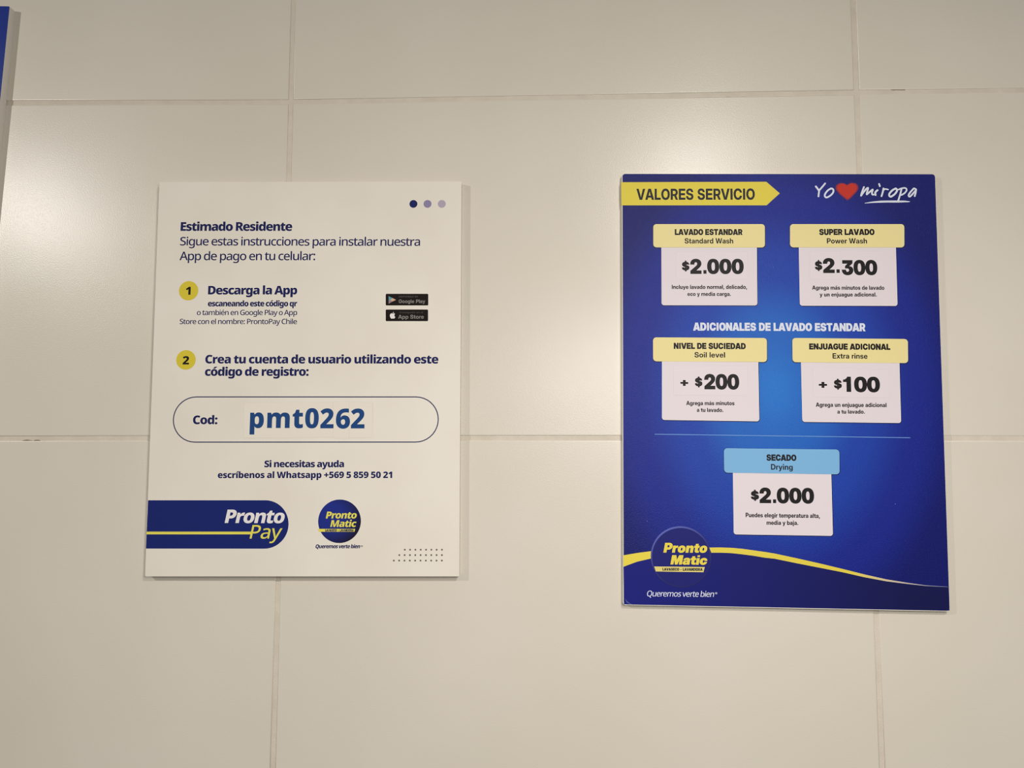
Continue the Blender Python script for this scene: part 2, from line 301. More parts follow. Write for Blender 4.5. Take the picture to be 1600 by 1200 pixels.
    'm': (946, '684,549 ~776,549 ~867,455 867,351 867,0 763,0 763,338 ~763,401 ~714,462 661,462 ~588,462 ~526,374 526,290 526,0 423,0 423,338 ~423,380 ~400,435 ~355,462 320,462 ~269,462 ~212,418 ~187,334 187,272 187,0 82,0 82,539 165,539 180,467 185,467 ~202,494 ~250,530 ~311,549 344,549 ~406,549 ~489,505 509,461 514,461 ~541,505 ~632,549'),
    'n': (626, '354,549 ~449,549 ~548,455 548,351 548,0 444,0 444,336 ~444,400 ~391,462 333,462 ~250,462 ~187,364 187,272 187,0 82,0 82,539 165,539 180,466 185,466 ~203,493 ~256,530 ~319,549'),
    'o': (610, '558,270 ~558,203 ~522,99 ~456,27 ~362,-10 304,-10 ~249,-10 ~158,27 ~91,99 ~53,203 53,270 ~53,360 ~114,484 ~228,549 307,549 ~381,549 ~494,484 ~558,360|161,270 ~161,210 ~191,121 ~255,74 306,74 ~356,74 ~420,121 ~450,210 450,270 ~450,332 ~419,417 ~356,464 305,464 ~229,464 ~161,362'),
    'p': (620, '350,549 ~448,549 ~566,409 566,270 ~566,179 ~512,53 ~414,-10 349,-10 ~308,-10 ~246,12 ~202,46 187,66 181,66 ~183,48 ~187,-2 187,-23 187,-240 82,-240 82,539 167,539 182,466 187,466 ~202,489 ~246,527 ~308,549|325,462 ~276,462 ~215,424 ~188,347 187,287 187,271 ~187,208 ~212,121 ~274,76 327,76 ~372,76 ~430,126 ~459,213 459,272 ~459,361 ~393,462'),
    'r': (422, '346,549 ~361,549 ~396,546 408,543 396,446 ~383,449 ~353,453 337,453 ~308,453 ~254,430 ~211,387 ~187,324 187,284 187,0 82,0 82,539 165,539 179,442 183,442 ~200,472 ~248,520 ~310,549'),
    's': (485, '441,152 ~441,100 ~390,28 ~293,-10 224,-10 ~167,-10 ~84,7 51,24 51,115 ~86,98 ~180,72 224,72 ~285,72 ~341,110 341,143 ~341,161 ~319,191 ~263,222 211,241 ~160,261 ~88,302 ~50,359 50,403 ~50,473 ~163,549 255,549 ~305,549 ~392,529 431,511 398,432 ~362,447 ~287,468 250,468 ~201,468 ~149,436 149,409 ~149,389 ~174,361 ~233,333 283,313 ~334,294 ~404,254 ~441,196'),
    't': (377, '276,75 ~297,75 ~339,82 354,87 354,8 ~337,0 ~282,-10 253,-10 ~209,-10 ~136,20 ~92,94 92,160 92,459 18,459 18,506 96,545 133,660 197,660 197,539 349,539 349,459 197,459 197,164 ~197,119 ~241,75'),
    'u': (626, '545,539 545,0 461,0 446,71 441,71 ~424,43 ~370,7 ~306,-10 271,-10 ~209,-10 ~122,31 ~77,118 77,186 77,539 182,539 182,201 ~182,138 ~236,76 293,76 ~349,76 ~413,120 ~440,205 440,266 440,539'),
    'v': (525, '204,0 0,539 111,539 222,221 ~229,202 ~244,154 ~257,109 259,93 263,93 ~266,109 ~280,154 ~296,202 302,221 414,539 525,539 320,0'),
    'y': (526, '1,539 112,539 224,232 ~233,208 ~248,163 ~260,120 264,100 268,100 ~273,124 ~296,197 308,232 415,539 526,539 297,-68 ~277,-120 ~224,-198 ~147,-240 91,-240 ~67,-240 ~30,-235 17,-232 17,-149 ~28,-151 ~59,-155 76,-155 ~107,-155 ~152,-132 ~183,-89 193,-61 217,0'),
    '®': (831, '275,140 275,576 404,576 ~490,576 ~568,511 568,446 ~568,399 ~521,344 491,332 604,140 510,140 414,311 360,311 360,140|402,377 ~440,377 ~482,413 482,444 ~482,477 ~443,507 402,507 360,507 360,377|415,-10 ~335,-10 ~201,44 ~102,143 ~48,277 48,357 ~48,437 ~102,571 ~201,670 ~335,724 415,724 ~492,724 ~625,670 ~726,571 ~782,437 782,357 ~782,277 ~728,143 ~629,44 ~495,-10|415,47 ~479,47 ~589,93 ~673,176 ~720,289 720,357 ~720,422 ~675,534 ~593,619 ~482,667 415,667 ~348,667 ~236,621 ~155,538 ~110,425 110,357 ~110,292 ~155,180 ~236,95 ~348,47'),
    'é': (573, '296,549 ~367,549 ~469,489 ~523,380 523,305 523,247 160,247 ~162,164 ~247,75 323,75 ~374,75 ~455,94 497,113 497,26 ~456,7 ~374,-10 316,-10 ~239,-10 ~120,52 ~53,175 53,265 ~53,355 ~114,482 ~223,549|296,467 ~238,467 ~169,393 163,325 418,325 ~418,367 ~392,431 ~338,467|452,756 ~441,742 ~404,702 ~360,659 ~316,620 298,606 228,606 228,618 ~244,637 ~281,689 ~317,744 329,766 452,766'),
    ' ': (260, ''),
  }),
  'HM': (728, 739, {
    'A': (713, '-1,0 257,728 456,728 714,0 539,0 424,354 ~403,424 ~359,572 331,666 383,666 ~355,572 ~310,424 288,354 170,0|163,158 163,279 551,279 551,158'),
    'B': (645, '50,0 50,728 346,728 ~425,728 ~536,680 ~594,597 594,541 ~594,499 ~562,434 ~502,391 464,380 464,379 ~506,375 ~579,332 ~621,257 621,205 ~621,144 ~562,52 ~446,0 362,0|205,118 342,118 ~398,118 ~460,168 460,213 ~460,244 ~433,288 ~381,312 344,312 205,312|205,425 335,425 ~367,425 ~412,448 ~437,489 437,517 ~437,559 ~383,609 335,609 205,609'),
    'C': (726, '376,-12 ~276,-12 ~117,79 ~27,248 27,363 ~27,480 ~117,648 ~276,739 376,739 ~441,739 ~552,701 ~637,631 ~692,532 701,471 542,471 ~535,503 ~506,554 ~464,589 ~410,607 379,607 ~318,607 ~232,547 ~186,438 186,363 ~186,289 ~232,181 ~318,121 379,121 ~410,121 ~464,139 ~506,174 ~535,224 542,255 701,255 ~692,195 ~637,96 ~551,26 ~441,-12'),
    'D': (701, '311,0 119,0 119,127 303,127 ~376,127 ~469,181 ~515,288 515,364 ~515,441 ~469,546 ~376,601 304,601 116,601 116,728 314,728 ~424,728 ~586,639 ~674,476 674,364 ~674,252 ~586,89 ~424,0|208,728 208,0 50,0 50,728'),
    'E': (608, '50,0 50,728 580,728 580,599 208,599 208,430 552,430 552,305 208,305 208,129 580,129 580,0'),
    'G': (736, '377,-12 ~273,-12 ~115,82 ~27,251 27,363 ~27,480 ~118,648 ~276,739 375,739 ~438,739 ~549,703 ~636,635 ~691,541 699,484 539,484 ~532,512 ~505,557 ~464,589 ~411,607 379,607 ~319,607 ~233,547 ~186,438 186,363 ~186,289 ~233,180 ~320,121 381,121 ~431,121 ~506,160 ~548,229 548,275 589,272 390,272 390,387 703,387 703,294 ~703,204 ~619,66 ~472,-12'),
    'I': (268, '55,0 55,730 213,730 213,0'),
    'L': (557, '50,0 50,728 208,728 208,129 539,129 539,0'),
    'N': (725, '50,0 50,728 215,728 450,355 ~460,338 ~493,281 ~531,215 548,184 525,146 ~521,179 ~518,265 ~517,345 517,368 517,728 675,728 675,0 510,0 297,337 ~284,358 ~244,426 ~194,512 166,561 201,578 ~205,524 ~208,430 ~208,358 208,337 208,0'),
    'O': (747, '374,-12 ~275,-12 ~117,80 ~27,248 27,363 ~27,479 ~117,648 ~275,739 374,739 ~473,739 ~630,648 ~721,479 721,363 ~721,248 ~630,79 ~473,-12|374,121 ~429,121 ~513,178 ~562,286 562,363 ~562,441 ~513,550 ~429,607 374,607 ~319,607 ~234,550 ~186,441 186,363 ~186,286 ~234,178 ~319,121'),
    'P': (631, '50,0 50,728 341,728 ~424,728 ~546,669 ~612,562 612,489 ~612,416 ~545,308 ~422,250 339,250 134,250 134,376 332,376 ~371,376 ~426,404 ~456,454 456,489 ~456,524 ~426,574 ~371,601 332,601 208,601 208,0'),
    'S': (652, '329,-12 ~236,-12 ~102,48 ~30,160 30,239 183,239 ~184,199 ~219,142 ~285,112 331,112 ~372,112 ~432,135 ~465,177 465,205 ~465,228 ~440,263 ~384,289 338,299 261,316 ~152,339 ~45,440 45,518 ~45,584 ~115,684 ~241,739 325,739 ~409,739 ~533,683 ~602,578 605,504 456,504 ~452,556 ~383,616 325,616 ~289,616 ~234,593 ~203,552 203,525 ~203,503 ~227,470 ~281,446 325,436 395,421 ~453,408 ~539,372 ~595,321 ~622,256 622,215 ~622,145 ~551,43 ~420,-12'),
    'W': (997, '197,0 -1,728 168,728 254,366 ~264,321 ~282,231 ~300,141 309,96 269,96 ~279,141 ~297,231 ~317,321 328,366 419,728 578,728 668,366 ~679,321 ~699,231 ~718,141 728,96 687,96 ~696,141 ~713,231 ~732,321 742,366 829,728 997,728 799,0 626,0 522,397 ~511,441 ~489,547 473,613 523,613 ~508,547 ~486,441 475,397 371,0'),
    'a': (553, '209,-9 ~156,-9 ~75,25 ~27,94 27,145 ~27,189 ~60,247 ~118,283 ~192,301 232,305 ~279,310 ~334,318 ~356,335 356,352 356,355 ~356,374 ~337,403 ~301,419 276,419 ~250,419 ~211,403 ~189,372 187,352 43,352 ~47,406 ~105,484 ~208,526 280,526 ~333,526 ~417,502 ~476,456 ~506,391 506,350 506,0 357,0 357,73 362,73 ~349,48 ~308,11 ~249,-9|248,91 ~282,91 ~331,117 ~357,161 357,188 357,240 ~356,237 ~335,231 ~307,225 ~275,219 258,217 ~234,213 ~195,197 ~173,170 173,149 ~173,131 ~191,105 ~225,91'),
    'd': (598, '251,-11 ~183,-11 ~81,57 ~24,178 24,258 ~24,338 ~81,459 ~184,526 250,526 ~285,526 ~343,508 ~389,472 405,444 399,444 399,728 551,728 551,0 401,0 401,79 407,79 ~393,49 ~346,9 ~286,-11|289,106 ~324,106 ~376,144 ~406,212 406,258 ~406,305 ~376,372 ~324,410 289,410 ~255,410 ~205,374 ~177,307 177,258 ~177,210 ~205,142 ~255,106'),
    'e': (561, '286,-12 ~207,-12 ~89,57 ~24,179 24,257 ~24,336 ~90,458 ~206,527 281,527 ~339,527 ~434,489 ~502,417 ~539,319 539,260 539,221 76,221 76,313 471,313 397,292 ~397,331 ~369,387 ~319,418 284,418 ~250,418 ~200,387 ~172,331 172,292 172,229 ~172,189 ~200,129 ~253,96 290,96 ~318,96 ~360,113 ~388,142 396,162 535,162 ~524,111 ~455,33 ~350,-12'),
    'g': (598, '294,-211 ~220,-211 ~117,-169 ~57,-94 49,-44 196,-44 ~201,-64 ~228,-91 ~268,-105 294,-105 ~345,-105 ~400,-47 400,8 400,87 406,87 ~392,57 ~345,18 ~286,0 251,0 ~183,0 ~81,67 ~24,185 24,262 ~24,339 ~81,459 ~184,526 250,526 ~285,526 ~343,508 ~391,470 406,441 400,441 400,516 551,516 551,20 ~551,-62 ~486,-163 ~370,-211|289,115 ~324,115 ~376,152 ~406,219 406,264 ~406,309 ~376,376 ~324,412 289,412 ~255,412 ~205,377 ~177,311 177,264 ~177,216 ~205,150 ~255,115'),
    'h': (585, '199,286 199,0 47,0 47,728 199,728 199,381 162,381 ~189,450 ~282,526 353,526 ~410,526 ~493,479 ~538,388 538,323 538,0 387,0 387,297 ~387,348 ~340,402 296,402 ~267,402 ~223,378 ~199,327'),
    'i': (246, '47,0 47,516 199,516 199,0|48,600 48,735 198,735 198,600'),
    'l': (240, '45,0 45,730 195,730 195,0'),
    'n': (585, '199,286 199,0 47,0 47,516 196,516 196,381 162,381 ~189,450 ~282,526 353,526 ~410,526 ~493,479 ~538,388 538,323 538,0 387,0 387,297 ~387,348 ~340,402 296,402 ~267,402 ~223,378 ~199,327'),
    'o': (580, '290,-12 ~211,-12 ~91,56 ~24,177 24,257 ~24,338 ~91,460 ~211,527 290,527 ~370,527 ~489,460 ~556,338 556,257 ~556,177 ~489,56 ~370,-12|290,105 ~324,105 ~375,141 ~403,210 403,257 ~403,306 ~375,374 ~324,410 290,410 ~257,410 ~206,374 ~177,306 177,257 ~177,210 ~206,141 ~257,105'),
    'p': (598, '47,-204 47,516 197,516 197,446 192,446 ~207,473 ~254,508 ~313,526 347,526 ~415,526 ~516,459 ~573,338 573,258 ~573,178 ~517,57 ~415,-11 346,-11 ~312,-11 ~253,9 ~208,48 194,77 199,77 199,-204|309,106 ~343,106 ~392,142 ~420,210 420,258 ~420,307 ~392,374 ~343,410 309,410 ~274,410 ~221,372 ~192,305 192,258 ~192,212 ~221,144 ~274,106'),
    'r': (373, '47,0 47,516 194,516 194,428 188,428 ~202,474 ~264,519 317,519 ~330,519 ~351,518 363,518 363,395 ~351,396 ~316,398 297,398 ~269,398 ~224,371 ~199,318 199,279 199,0'),
    's': (520, '265,-13 ~197,-13 ~91,29 ~27,107 22,162 172,162 ~176,128 ~222,90 262,90 ~302,90 ~344,121 344,145 ~344,165 ~312,190 281,196 190,214 ~114,229 ~34,304 34,364 ~34,413 ~89,486 ~189,527 257,527 ~324,527 ~426,484 ~484,406 485,352 344,352 ~343,383 ~298,424 261,424 ~225,424 ~185,393 185,370 ~185,350 ~216,324 245,318 343,299 ~422,284 ~498,215 498,158 ~498,106 ~438,30 ~333,-13'),
    't': (369, '351,516 351,403 5,403 5,516|94,656 245,656 245,159 ~245,133 ~264,113 292,113 ~304,113 ~338,113 351,113 351,0 ~334,0 ~287,0 263,0 ~177,0 ~94,67 94,137'),
    'u': (585, '232,-11 ~176,-11 ~93,37 ~47,128 47,193 47,516 199,516 199,219 ~199,168 ~246,113 290,113 ~318,113 ~362,138 ~387,189 387,229 387,516 538,516 538,0 389,0 389,134 423,134 ~396,66 ~304,-11'),
    'v': (554, '194,0 0,516 160,516 246,261 ~260,215 ~287,124 302,79 257,79 ~271,124 ~297,215 311,261 396,516 554,516 360,0'),
    'w': (818, '162,0 0,516 159,516 208,335 ~222,280 ~248,161 262,104 232,104 ~248,161 ~276,280 291,335 341,516 477,516 527,335 ~542,280 ~570,161 585,104 556,104 ~570,161 ~596,280 609,335 657,516 818,516 657,0 502,0 441,205 ~433,235 ~416,297 ~400,361 391,392 428,392 ~418,361 ~402,297 ~386,235 377,205 315,0'),
    'x': (537, '-2,0 217,296 214,233 11,516 178,516 224,444 ~244,410 ~279,349 300,318 241,318 ~263,349 ~298,410 318,444 366,516 531,516 323,233 326,296 539,0 371,0 319,79 ~299,111 ~264,170 243,200 296,200 ~275,170 ~239,111 219,79 165,0'),
    'y': (554, '60,-204 60,-90 129,-90 ~145,-90 ~165,-79 ~180,-56 186,-36 200,2 0,516 160,516 247,261 ~262,216 ~289,124 303,79 252,79 ~266,124 ~293,216 308,261 396,516 554,516 325,-79 ~308,-122 ~262,-178 ~200,-204 159,-204 ~135,-204 ~87,-204'),
    'í': (246, '47,0 47,516 199,516 199,0|59,579 148,732 299,732 169,579'),
    ' ': (269, ''),
  }),
  'NK': (714, 724, {
    'M': (962, '390,0 237,523 233,523 ~235,503 ~238,436 ~242,357 242,320 242,0 79,0 79,714 325,714 480,200 484,200 637,714 883,714 883,0 714,0 714,324 ~714,358 ~716,434 ~720,502 721,522 717,522 565,0'),
    'P': (630, '321,714 ~457,714 ~592,597 592,488 ~592,440 ~563,352 ~500,281 ~396,240 319,240 263,240 263,0 79,0 79,714|316,565 263,565 263,391 304,391 ~332,391 ~379,409 ~407,450 407,484 ~407,520 ~363,565'),
    'a': (618, '332,561 ~436,561 ~552,459 552,363 552,0 426,0 391,73 387,73 ~364,44 ~315,7 ~251,-10 205,-10 ~157,-10 ~81,29 ~37,107 37,167 ~37,256 ~160,342 278,347 370,350 370,360 ~370,399 ~332,432 299,432 ~266,432 ~186,409 146,391 93,512 ~140,536 ~259,561|324,246 ~268,244 ~222,209 222,177 ~222,148 ~254,120 281,120 ~319,120 ~371,166 371,205 371,248'),
    'c': (534, '316,-10 ~234,-10 ~111,50 ~43,175 43,273 ~43,374 ~118,501 ~248,562 331,562 ~381,562 ~471,540 508,521 455,385 ~422,400 ~362,418 331,418 ~299,418 ~253,386 ~228,323 228,274 ~228,225 ~254,164 ~300,136 331,136 ~372,136 ~454,161 490,183 490,37 ~457,16 ~373,-10'),
    'i': (319, '251,552 251,0 69,0 69,552|160,773 ~199,773 ~258,739 258,690 ~258,643 ~199,609 160,609 ~120,609 ~63,643 63,690 ~63,739 ~120,773'),
    'n': (666, '406,562 ~493,562 ~600,466 600,359 600,0 418,0 418,305 ~418,361 ~384,418 346,418 ~290,418 ~250,329 250,245 250,0 68,0 68,552 205,552 230,479 237,479 ~255,505 ~305,542 ~368,562'),
    'o': (634, '590,277 ~590,208 ~553,101 ~481,28 ~380,-10 316,-10 ~256,-10 ~156,28 ~84,101 ~43,208 43,277 ~43,369 ~110,496 ~232,562 319,562 ~398,562 ~520,496 ~590,369|228,277 ~228,229 ~246,161 ~286,126 318,126 ~350,126 ~388,161 ~405,229 405,277 ~405,326 ~388,392 ~349,425 317,425 ~270,425 ~228,350'),
    'r': (464, '395,562 ~410,562 ~445,558 453,556 436,384 ~426,386 ~397,390 372,390 ~353,390 ~311,381 ~273,357 ~250,311 250,273 250,0 68,0 68,552 204,552 232,463 241,463 ~256,490 ~304,535 ~363,562'),
    't': (452, '331,134 ~356,134 ~399,145 421,153 421,20 ~392,7 ~323,-10 272,-10 ~219,-10 ~139,24 ~93,106 93,180 93,415 25,415 25,490 109,548 157,664 276,664 276,552 414,552 414,415 276,415 276,192 ~276,163 ~305,134'),
    ' ': (260, ''),
  }),
  'HK': (736, 747, {
    '$': (685, '279,-114 279,842 419,842 419,-114|344,-20 ~240,-20 ~91,40 ~13,158 13,250 240,250 ~242,216 ~267,177 ~313,156 346,156 ~375,156 ~416,171 ~435,197 435,212 ~435,227 ~418,249 ~370,268 331,276 258,290 ~148,310 ~27,422 27,507 ~27,579 ~108,687 ~250,747 342,747 ~437,747 ~576,688 ~654,576 657,489 436,489 ~432,531 ~385,571 346,571 ~321,571 ~284,556 ~267,532 267,517 ~267,502 ~282,481 ~325,464 361,458 419,447 ~484,435 ~578,398 ~642,344 ~672,273 672,228 ~672,149 ~593,38 ~446,-20'),
    '+': (645, '225,10 225,552 420,552 420,10|42,197 42,364 603,364 603,197'),
    '-': (645, '511,360 511,196 134,196 134,360'),
    '.': (269, '75,0 75,175 235,175 235,0'),
    '0': (645, '322,-20 ~216,-20 ~71,74 ~-1,245 -1,363 ~-1,482 ~71,654 ~216,747 322,747 ~429,747 ~574,654 ~646,482 646,363 ~646,245 ~574,73 ~429,-20|322,153 ~355,153 ~397,201 ~419,296 419,363 ~419,431 ~397,526 ~355,575 322,575 ~290,575 ~248,526 ~226,431 226,363 ~226,296 ~248,201 ~290,153'),
    '1': (620, '236,-6 236,480 70,480 70,590 ~230,600 280,740 464,740 464,-6'),
    '2': (645, '28,-8 28,145 309,369 ~329,385 ~370,422 ~397,467 397,496 ~397,520 ~379,555 ~347,575 324,575 ~300,575 ~264,550 ~243,501 243,457 21,457 ~21,552 ~95,679 ~232,747 325,747 ~409,747 ~543,690 ~621,582 621,507 ~621,451 ~576,363 ~500,288 451,248 340,154 340,165 623,165 623,-8'),
    '3': (645, '316,-20 ~211,-20 ~72,57 ~3,180 3,258 229,258 ~229,220 ~251,174 ~290,148 315,148 ~339,148 ~375,171 ~396,212 396,238 ~396,263 ~376,299 ~336,319 307,319 183,319 183,438 326,572 326,561 38,561 38,736 593,736 593,575 334,359 334,427 ~442,437 ~566,389 ~627,292 627,230 ~627,157 ~549,44 ~410,-20'),
    'A': (764, '-25,-8 231,736 530,736 789,-8 522,-8 437,280 ~410,372 ~361,551 332,658 432,658 ~402,551 ~351,372 324,280 236,-8|164,112 164,284 601,284 601,112'),
    'C': (729, '373,-20 ~269,-20 ~100,69 ~2,241 2,363 ~2,487 ~100,659 ~269,747 373,747 ~446,747 ~569,705 ~663,628 ~721,520 731,445 491,445 ~485,476 ~466,515 ~438,541 ~400,555 377,555 ~333,555 ~275,511 ~243,426 243,363 ~243,301 ~274,216 ~333,172 377,172 ~400,172 ~437,186 ~465,213 ~484,251 491,281 731,281 ~721,207 ~663,99 ~569,22 ~446,-20'),
    'D': (711, '323,-8 106,-8 106,176 313,176 ~368,176 ~435,216 ~468,299 468,363 ~468,428 ~434,511 ~365,552 308,552 103,552 103,736 320,736 ~437,736 ~613,644 ~709,476 709,363 ~709,251 ~614,84 ~440,-8|260,736 260,-8 21,-8 21,736'),
    'E': (632, '21,-8 21,736 621,736 621,548 260,548 260,454 593,454 593,272 260,272 260,180 621,180 621,-8'),
    'G': (740, '377,-20 ~264,-20 ~94,74 ~2,247 2,363 ~2,487 ~100,659 ~269,747 373,747 ~442,747 ~565,709 ~661,638 ~720,539 727,469 486,469 ~479,494 ~464,524 ~440,544 ~405,555 381,555 ~336,555 ~275,512 ~243,427 243,363 ~243,300 ~275,215 ~337,172 384,172 ~423,172 ~473,196 ~497,237 497,274 563,261 365,253 365,414 731,414 731,301 ~731,204 ~642,60 ~482,-20'),
    'I': (338, '55,0 55,730 283,730 283,0'),
    'J': (585, '280,-20 ~149,-20 ~4,111 4,231 4,297 227,297 227,229 ~227,197 ~252,164 276,164 ~301,164 ~325,197 325,229 325,736 564,736 564,226 ~564,108 ~415,-20'),
    'L': (575, '21,-8 21,736 260,736 260,180 574,180 574,-8'),
    'M': (925, '21,-8 21,736 356,736 426,502 ~434,473 ~456,388 ~480,295 ~500,211 512,172 415,172 ~426,211 ~446,295 ~469,388 ~491,473 500,502 568,736 904,736 904,-8 669,-8 669,281 ~669,306 ~671,386 ~674,479 ~676,575 676,625 740,625 ~724,573 ~700,478 ~676,385 ~655,305 647,279 558,-8 368,-8 278,279 ~270,305 ~247,385 ~223,478 ~198,573 181,625 248,625 ~248,575 ~251,479 ~254,386 ~256,306 256,281 256,-8'),
    'N': (738, '21,-8 21,736 256,736 439,446 ~451,427 ~486,363 ~526,290 547,254 497,183 ~483,236 ~480,338 ~478,432 478,461 478,736 717,736 717,-8 482,-8 311,261 ~297,285 ~253,360 ~203,452 168,509 251,526 ~256,465 ~260,366 ~260,288 260,266 260,-8'),
    'O': (746, '373,-20 ~269,-20 ~100,69 ~2,241 2,363 ~2,487 ~100,659 ~269,747 373,747 ~477,747 ~645,659 ~745,487 745,363 ~745,240 ~645,69 ~477,-20|373,172 ~415,172 ~472,217 ~503,302 503,363 ~503,425 ~472,511 ~415,555 373,555 ~331,555 ~274,511 ~243,425 243,363 ~243,302 ~274,217 ~331,172'),
    'P': (648, '21,-8 21,736 348,736 ~439,736 ~575,672 ~649,554 649,474 ~649,394 ~575,276 ~439,212 348,212 138,212 138,395 333,395 ~360,395 ~396,414 ~415,450 415,474 ~415,498 ~396,533 ~360,553 333,553 260,553 260,-8'),
    'R': (666, '21,-8 21,736 348,736 ~439,736 ~575,672 ~649,554 649,474 ~649,396 ~571,281 ~432,220 337,220 146,220 146,393 333,393 ~359,393 ~396,413 ~415,450 415,474 ~415,498 ~396,534 ~359,554 333,554 260,554 260,-8|431,-8 255,338 502,338 682,-8'),
    'S': (685, '344,-20 ~240,-20 ~91,40 ~13,158 13,250 240,250 ~242,216 ~267,177 ~313,156 346,156 ~375,156 ~416,171 ~435,197 435,212 ~435,227 ~418,249 ~370,268 331,276 258,290 ~148,310 ~27,422 27,507 ~27,579 ~108,687 ~250,747 342,747 ~437,747 ~576,688 ~654,576 657,489 436,489 ~432,531 ~385,571 346,571 ~321,571 ~284,556 ~267,532 267,517 ~267,502 ~282,481 ~325,464 361,458 419,447 ~484,435 ~578,398 ~642,344 ~672,273 672,228 ~672,149 ~593,38 ~446,-20'),
    'T': (656, '2,548 2,736 655,736 655,548 448,548 448,-8 209,-8 209,548'),
    'U': (705, '353,-20 ~253,-20 ~104,49 ~21,175 21,259 21,736 254,736 254,275 ~254,244 ~280,195 ~324,167 353,167 ~382,167 ~426,195 ~451,243 451,275 451,736 684,736 684,259 ~684,174 ~601,49 ~452,-20'),
    'V': (750, '231,-8 -25,736 237,736 325,448 ~353,356 ~404,172 434,70 328,70 ~357,171 ~405,356 431,448 516,736 775,736 527,-8'),
    'a': (583, '200,-17 ~145,-17 ~57,17 ~6,89 6,143 ~6,188 ~41,251 ~101,292 ~178,313 221,316 ~266,318 ~316,328 ~330,342 330,353 330,354 ~330,363 ~323,375 ~304,384 289,384 ~273,384 ~254,374 ~244,357 240,337 26,337 ~33,406 ~97,491 ~214,535 297,535 ~359,535 ~456,511 ~524,462 ~559,390 559,345 559,-8 333,-8 333,64 359,64 ~346,36 ~296,-1 ~236,-17|264,120 ~281,120 ~313,135 ~332,163 332,183 332,213 ~348,214 ~331,209 ~311,204 ~288,200 275,197 ~257,194 ~234,182 ~225,165 225,154 ~225,144 ~233,129 ~250,120'),
    'c': (583, '298,-20 ~211,-20 ~78,50 ~4,175 4,258 ~4,340 ~78,466 ~211,535 298,535 ~357,535 ~459,502 ~534,440 ~577,354 580,294 358,294 ~356,317 ~347,342 ~333,359 ~314,368 302,368 ~282,368 ~254,343 ~238,293 238,258 ~238,223 ~254,173 ~282,148 302,148 ~314,148 ~333,157 ~347,174 ~356,200 358,224 580,224 ~580,164 ~538,78 ~462,14 ~359,-20'),
    'i': (279, '24,-8 24,524 255,524 255,-8|39,600 39,735 239,735 239,600'),
    'n': (618, '255,273 255,-8 24,-8 24,524 253,524 253,366 184,366 ~218,445 ~317,535 402,535 ~465,535 ~551,483 ~594,389 594,325 594,-8 363,-8 363,281 ~363,317 ~336,354 309,354 ~291,354 ~268,337 ~255,302'),
    'o': (607, '304,-20 ~216,-20 ~80,48 ~4,173 4,258 ~4,343 ~80,467 ~216,535 304,535 ~392,535 ~527,467 ~603,343 603,258 ~603,173 ~527,48 ~392,-20|304,149 ~322,149 ~351,172 ~370,221 370,258 ~370,295 ~351,343 ~322,367 304,367 ~286,367 ~257,343 ~238,295 238,258 ~238,221 ~257,172 ~286,149'),
    'r': (416, '24,-8 24,524 249,524 249,430 219,430 ~231,479 ~301,524 359,524 ~374,524 ~396,524 426,524 426,351 ~398,351 ~355,351 337,351 ~312,351 ~276,326 ~255,280 255,247 255,-8'),
    't': (418, '416,524 416,359 -8,359 -8,524|79,664 310,664 310,188 ~310,169 ~317,156 337,156 ~350,156 ~391,156 416,156 416,-8 ~385,-8 ~324,-8 291,-8 ~183,-8 ~79,70 79,154'),
    ' ': (269, ''),
  }),
  'HT': (730, 741, {
    ',': (269, '29,-157 65,123 225,123 147,-157'),
    '.': (269, '135,-11 ~97,-11 ~43,41 43,78 ~43,114 ~97,166 135,166 ~174,166 ~228,114 228,78 ~228,41 ~174,-11'),
    'A': (723, '-5,-2 253,730 470,730 728,-2 537,-2 427,340 ~405,414 ~360,568 332,665 392,665 ~363,568 ~318,414 295,340 182,-2|164,149 164,280 560,280 560,149'),
    'C': (727, '376,-14 ~275,-14 ~114,77 ~23,246 23,363 ~23,481 ~114,651 ~275,741 376,741 ~442,741 ~555,703 ~642,631 ~697,530 706,466 533,466 ~526,498 ~499,546 ~459,579 ~409,596 378,596 ~321,596 ~240,540 ~196,435 196,363 ~196,292 ~239,188 ~321,131 378,131 ~409,131 ~459,148 ~498,181 ~526,229 533,261 706,261 ~697,197 ~642,96 ~554,25 ~442,-14'),
    'E': (612, '45,-2 45,730 587,730 587,589 218,589 218,435 559,435 559,298 218,298 218,139 587,139 587,-2'),
    'I': (286, '55,0 55,730 231,730 231,0'),
    'L': (560, '45,-2 45,730 218,730 218,139 545,139 545,-2'),
    'O': (747, '374,-14 ~274,-14 ~115,77 ~23,247 23,363 ~23,481 ~115,650 ~274,741 374,741 ~473,741 ~632,650 ~725,481 725,363 ~725,246 ~632,77 ~473,-14|374,131 ~426,131 ~506,186 ~551,289 551,363 ~551,438 ~506,542 ~426,596 374,596 ~321,596 ~241,542 ~196,438 196,363 ~196,289 ~241,186 ~321,131'),
    'P': (635, '45,-2 45,730 343,730 ~427,730 ~551,670 ~618,561 618,486 ~618,411 ~550,302 ~425,242 341,242 135,242 135,380 332,380 ~369,380 ~421,406 ~449,454 449,486 ~449,519 ~421,566 ~369,592 332,592 218,592 218,-2'),
    'R': (653, '45,-2 45,730 346,730 ~430,730 ~554,670 ~621,561 621,486 ~621,413 ~551,305 ~423,247 337,247 142,247 142,379 336,379 ~372,379 ~425,405 ~453,454 453,486 ~453,519 ~424,566 ~372,593 335,593 218,593 218,-2|458,-2 287,331 468,331 643,-2'),
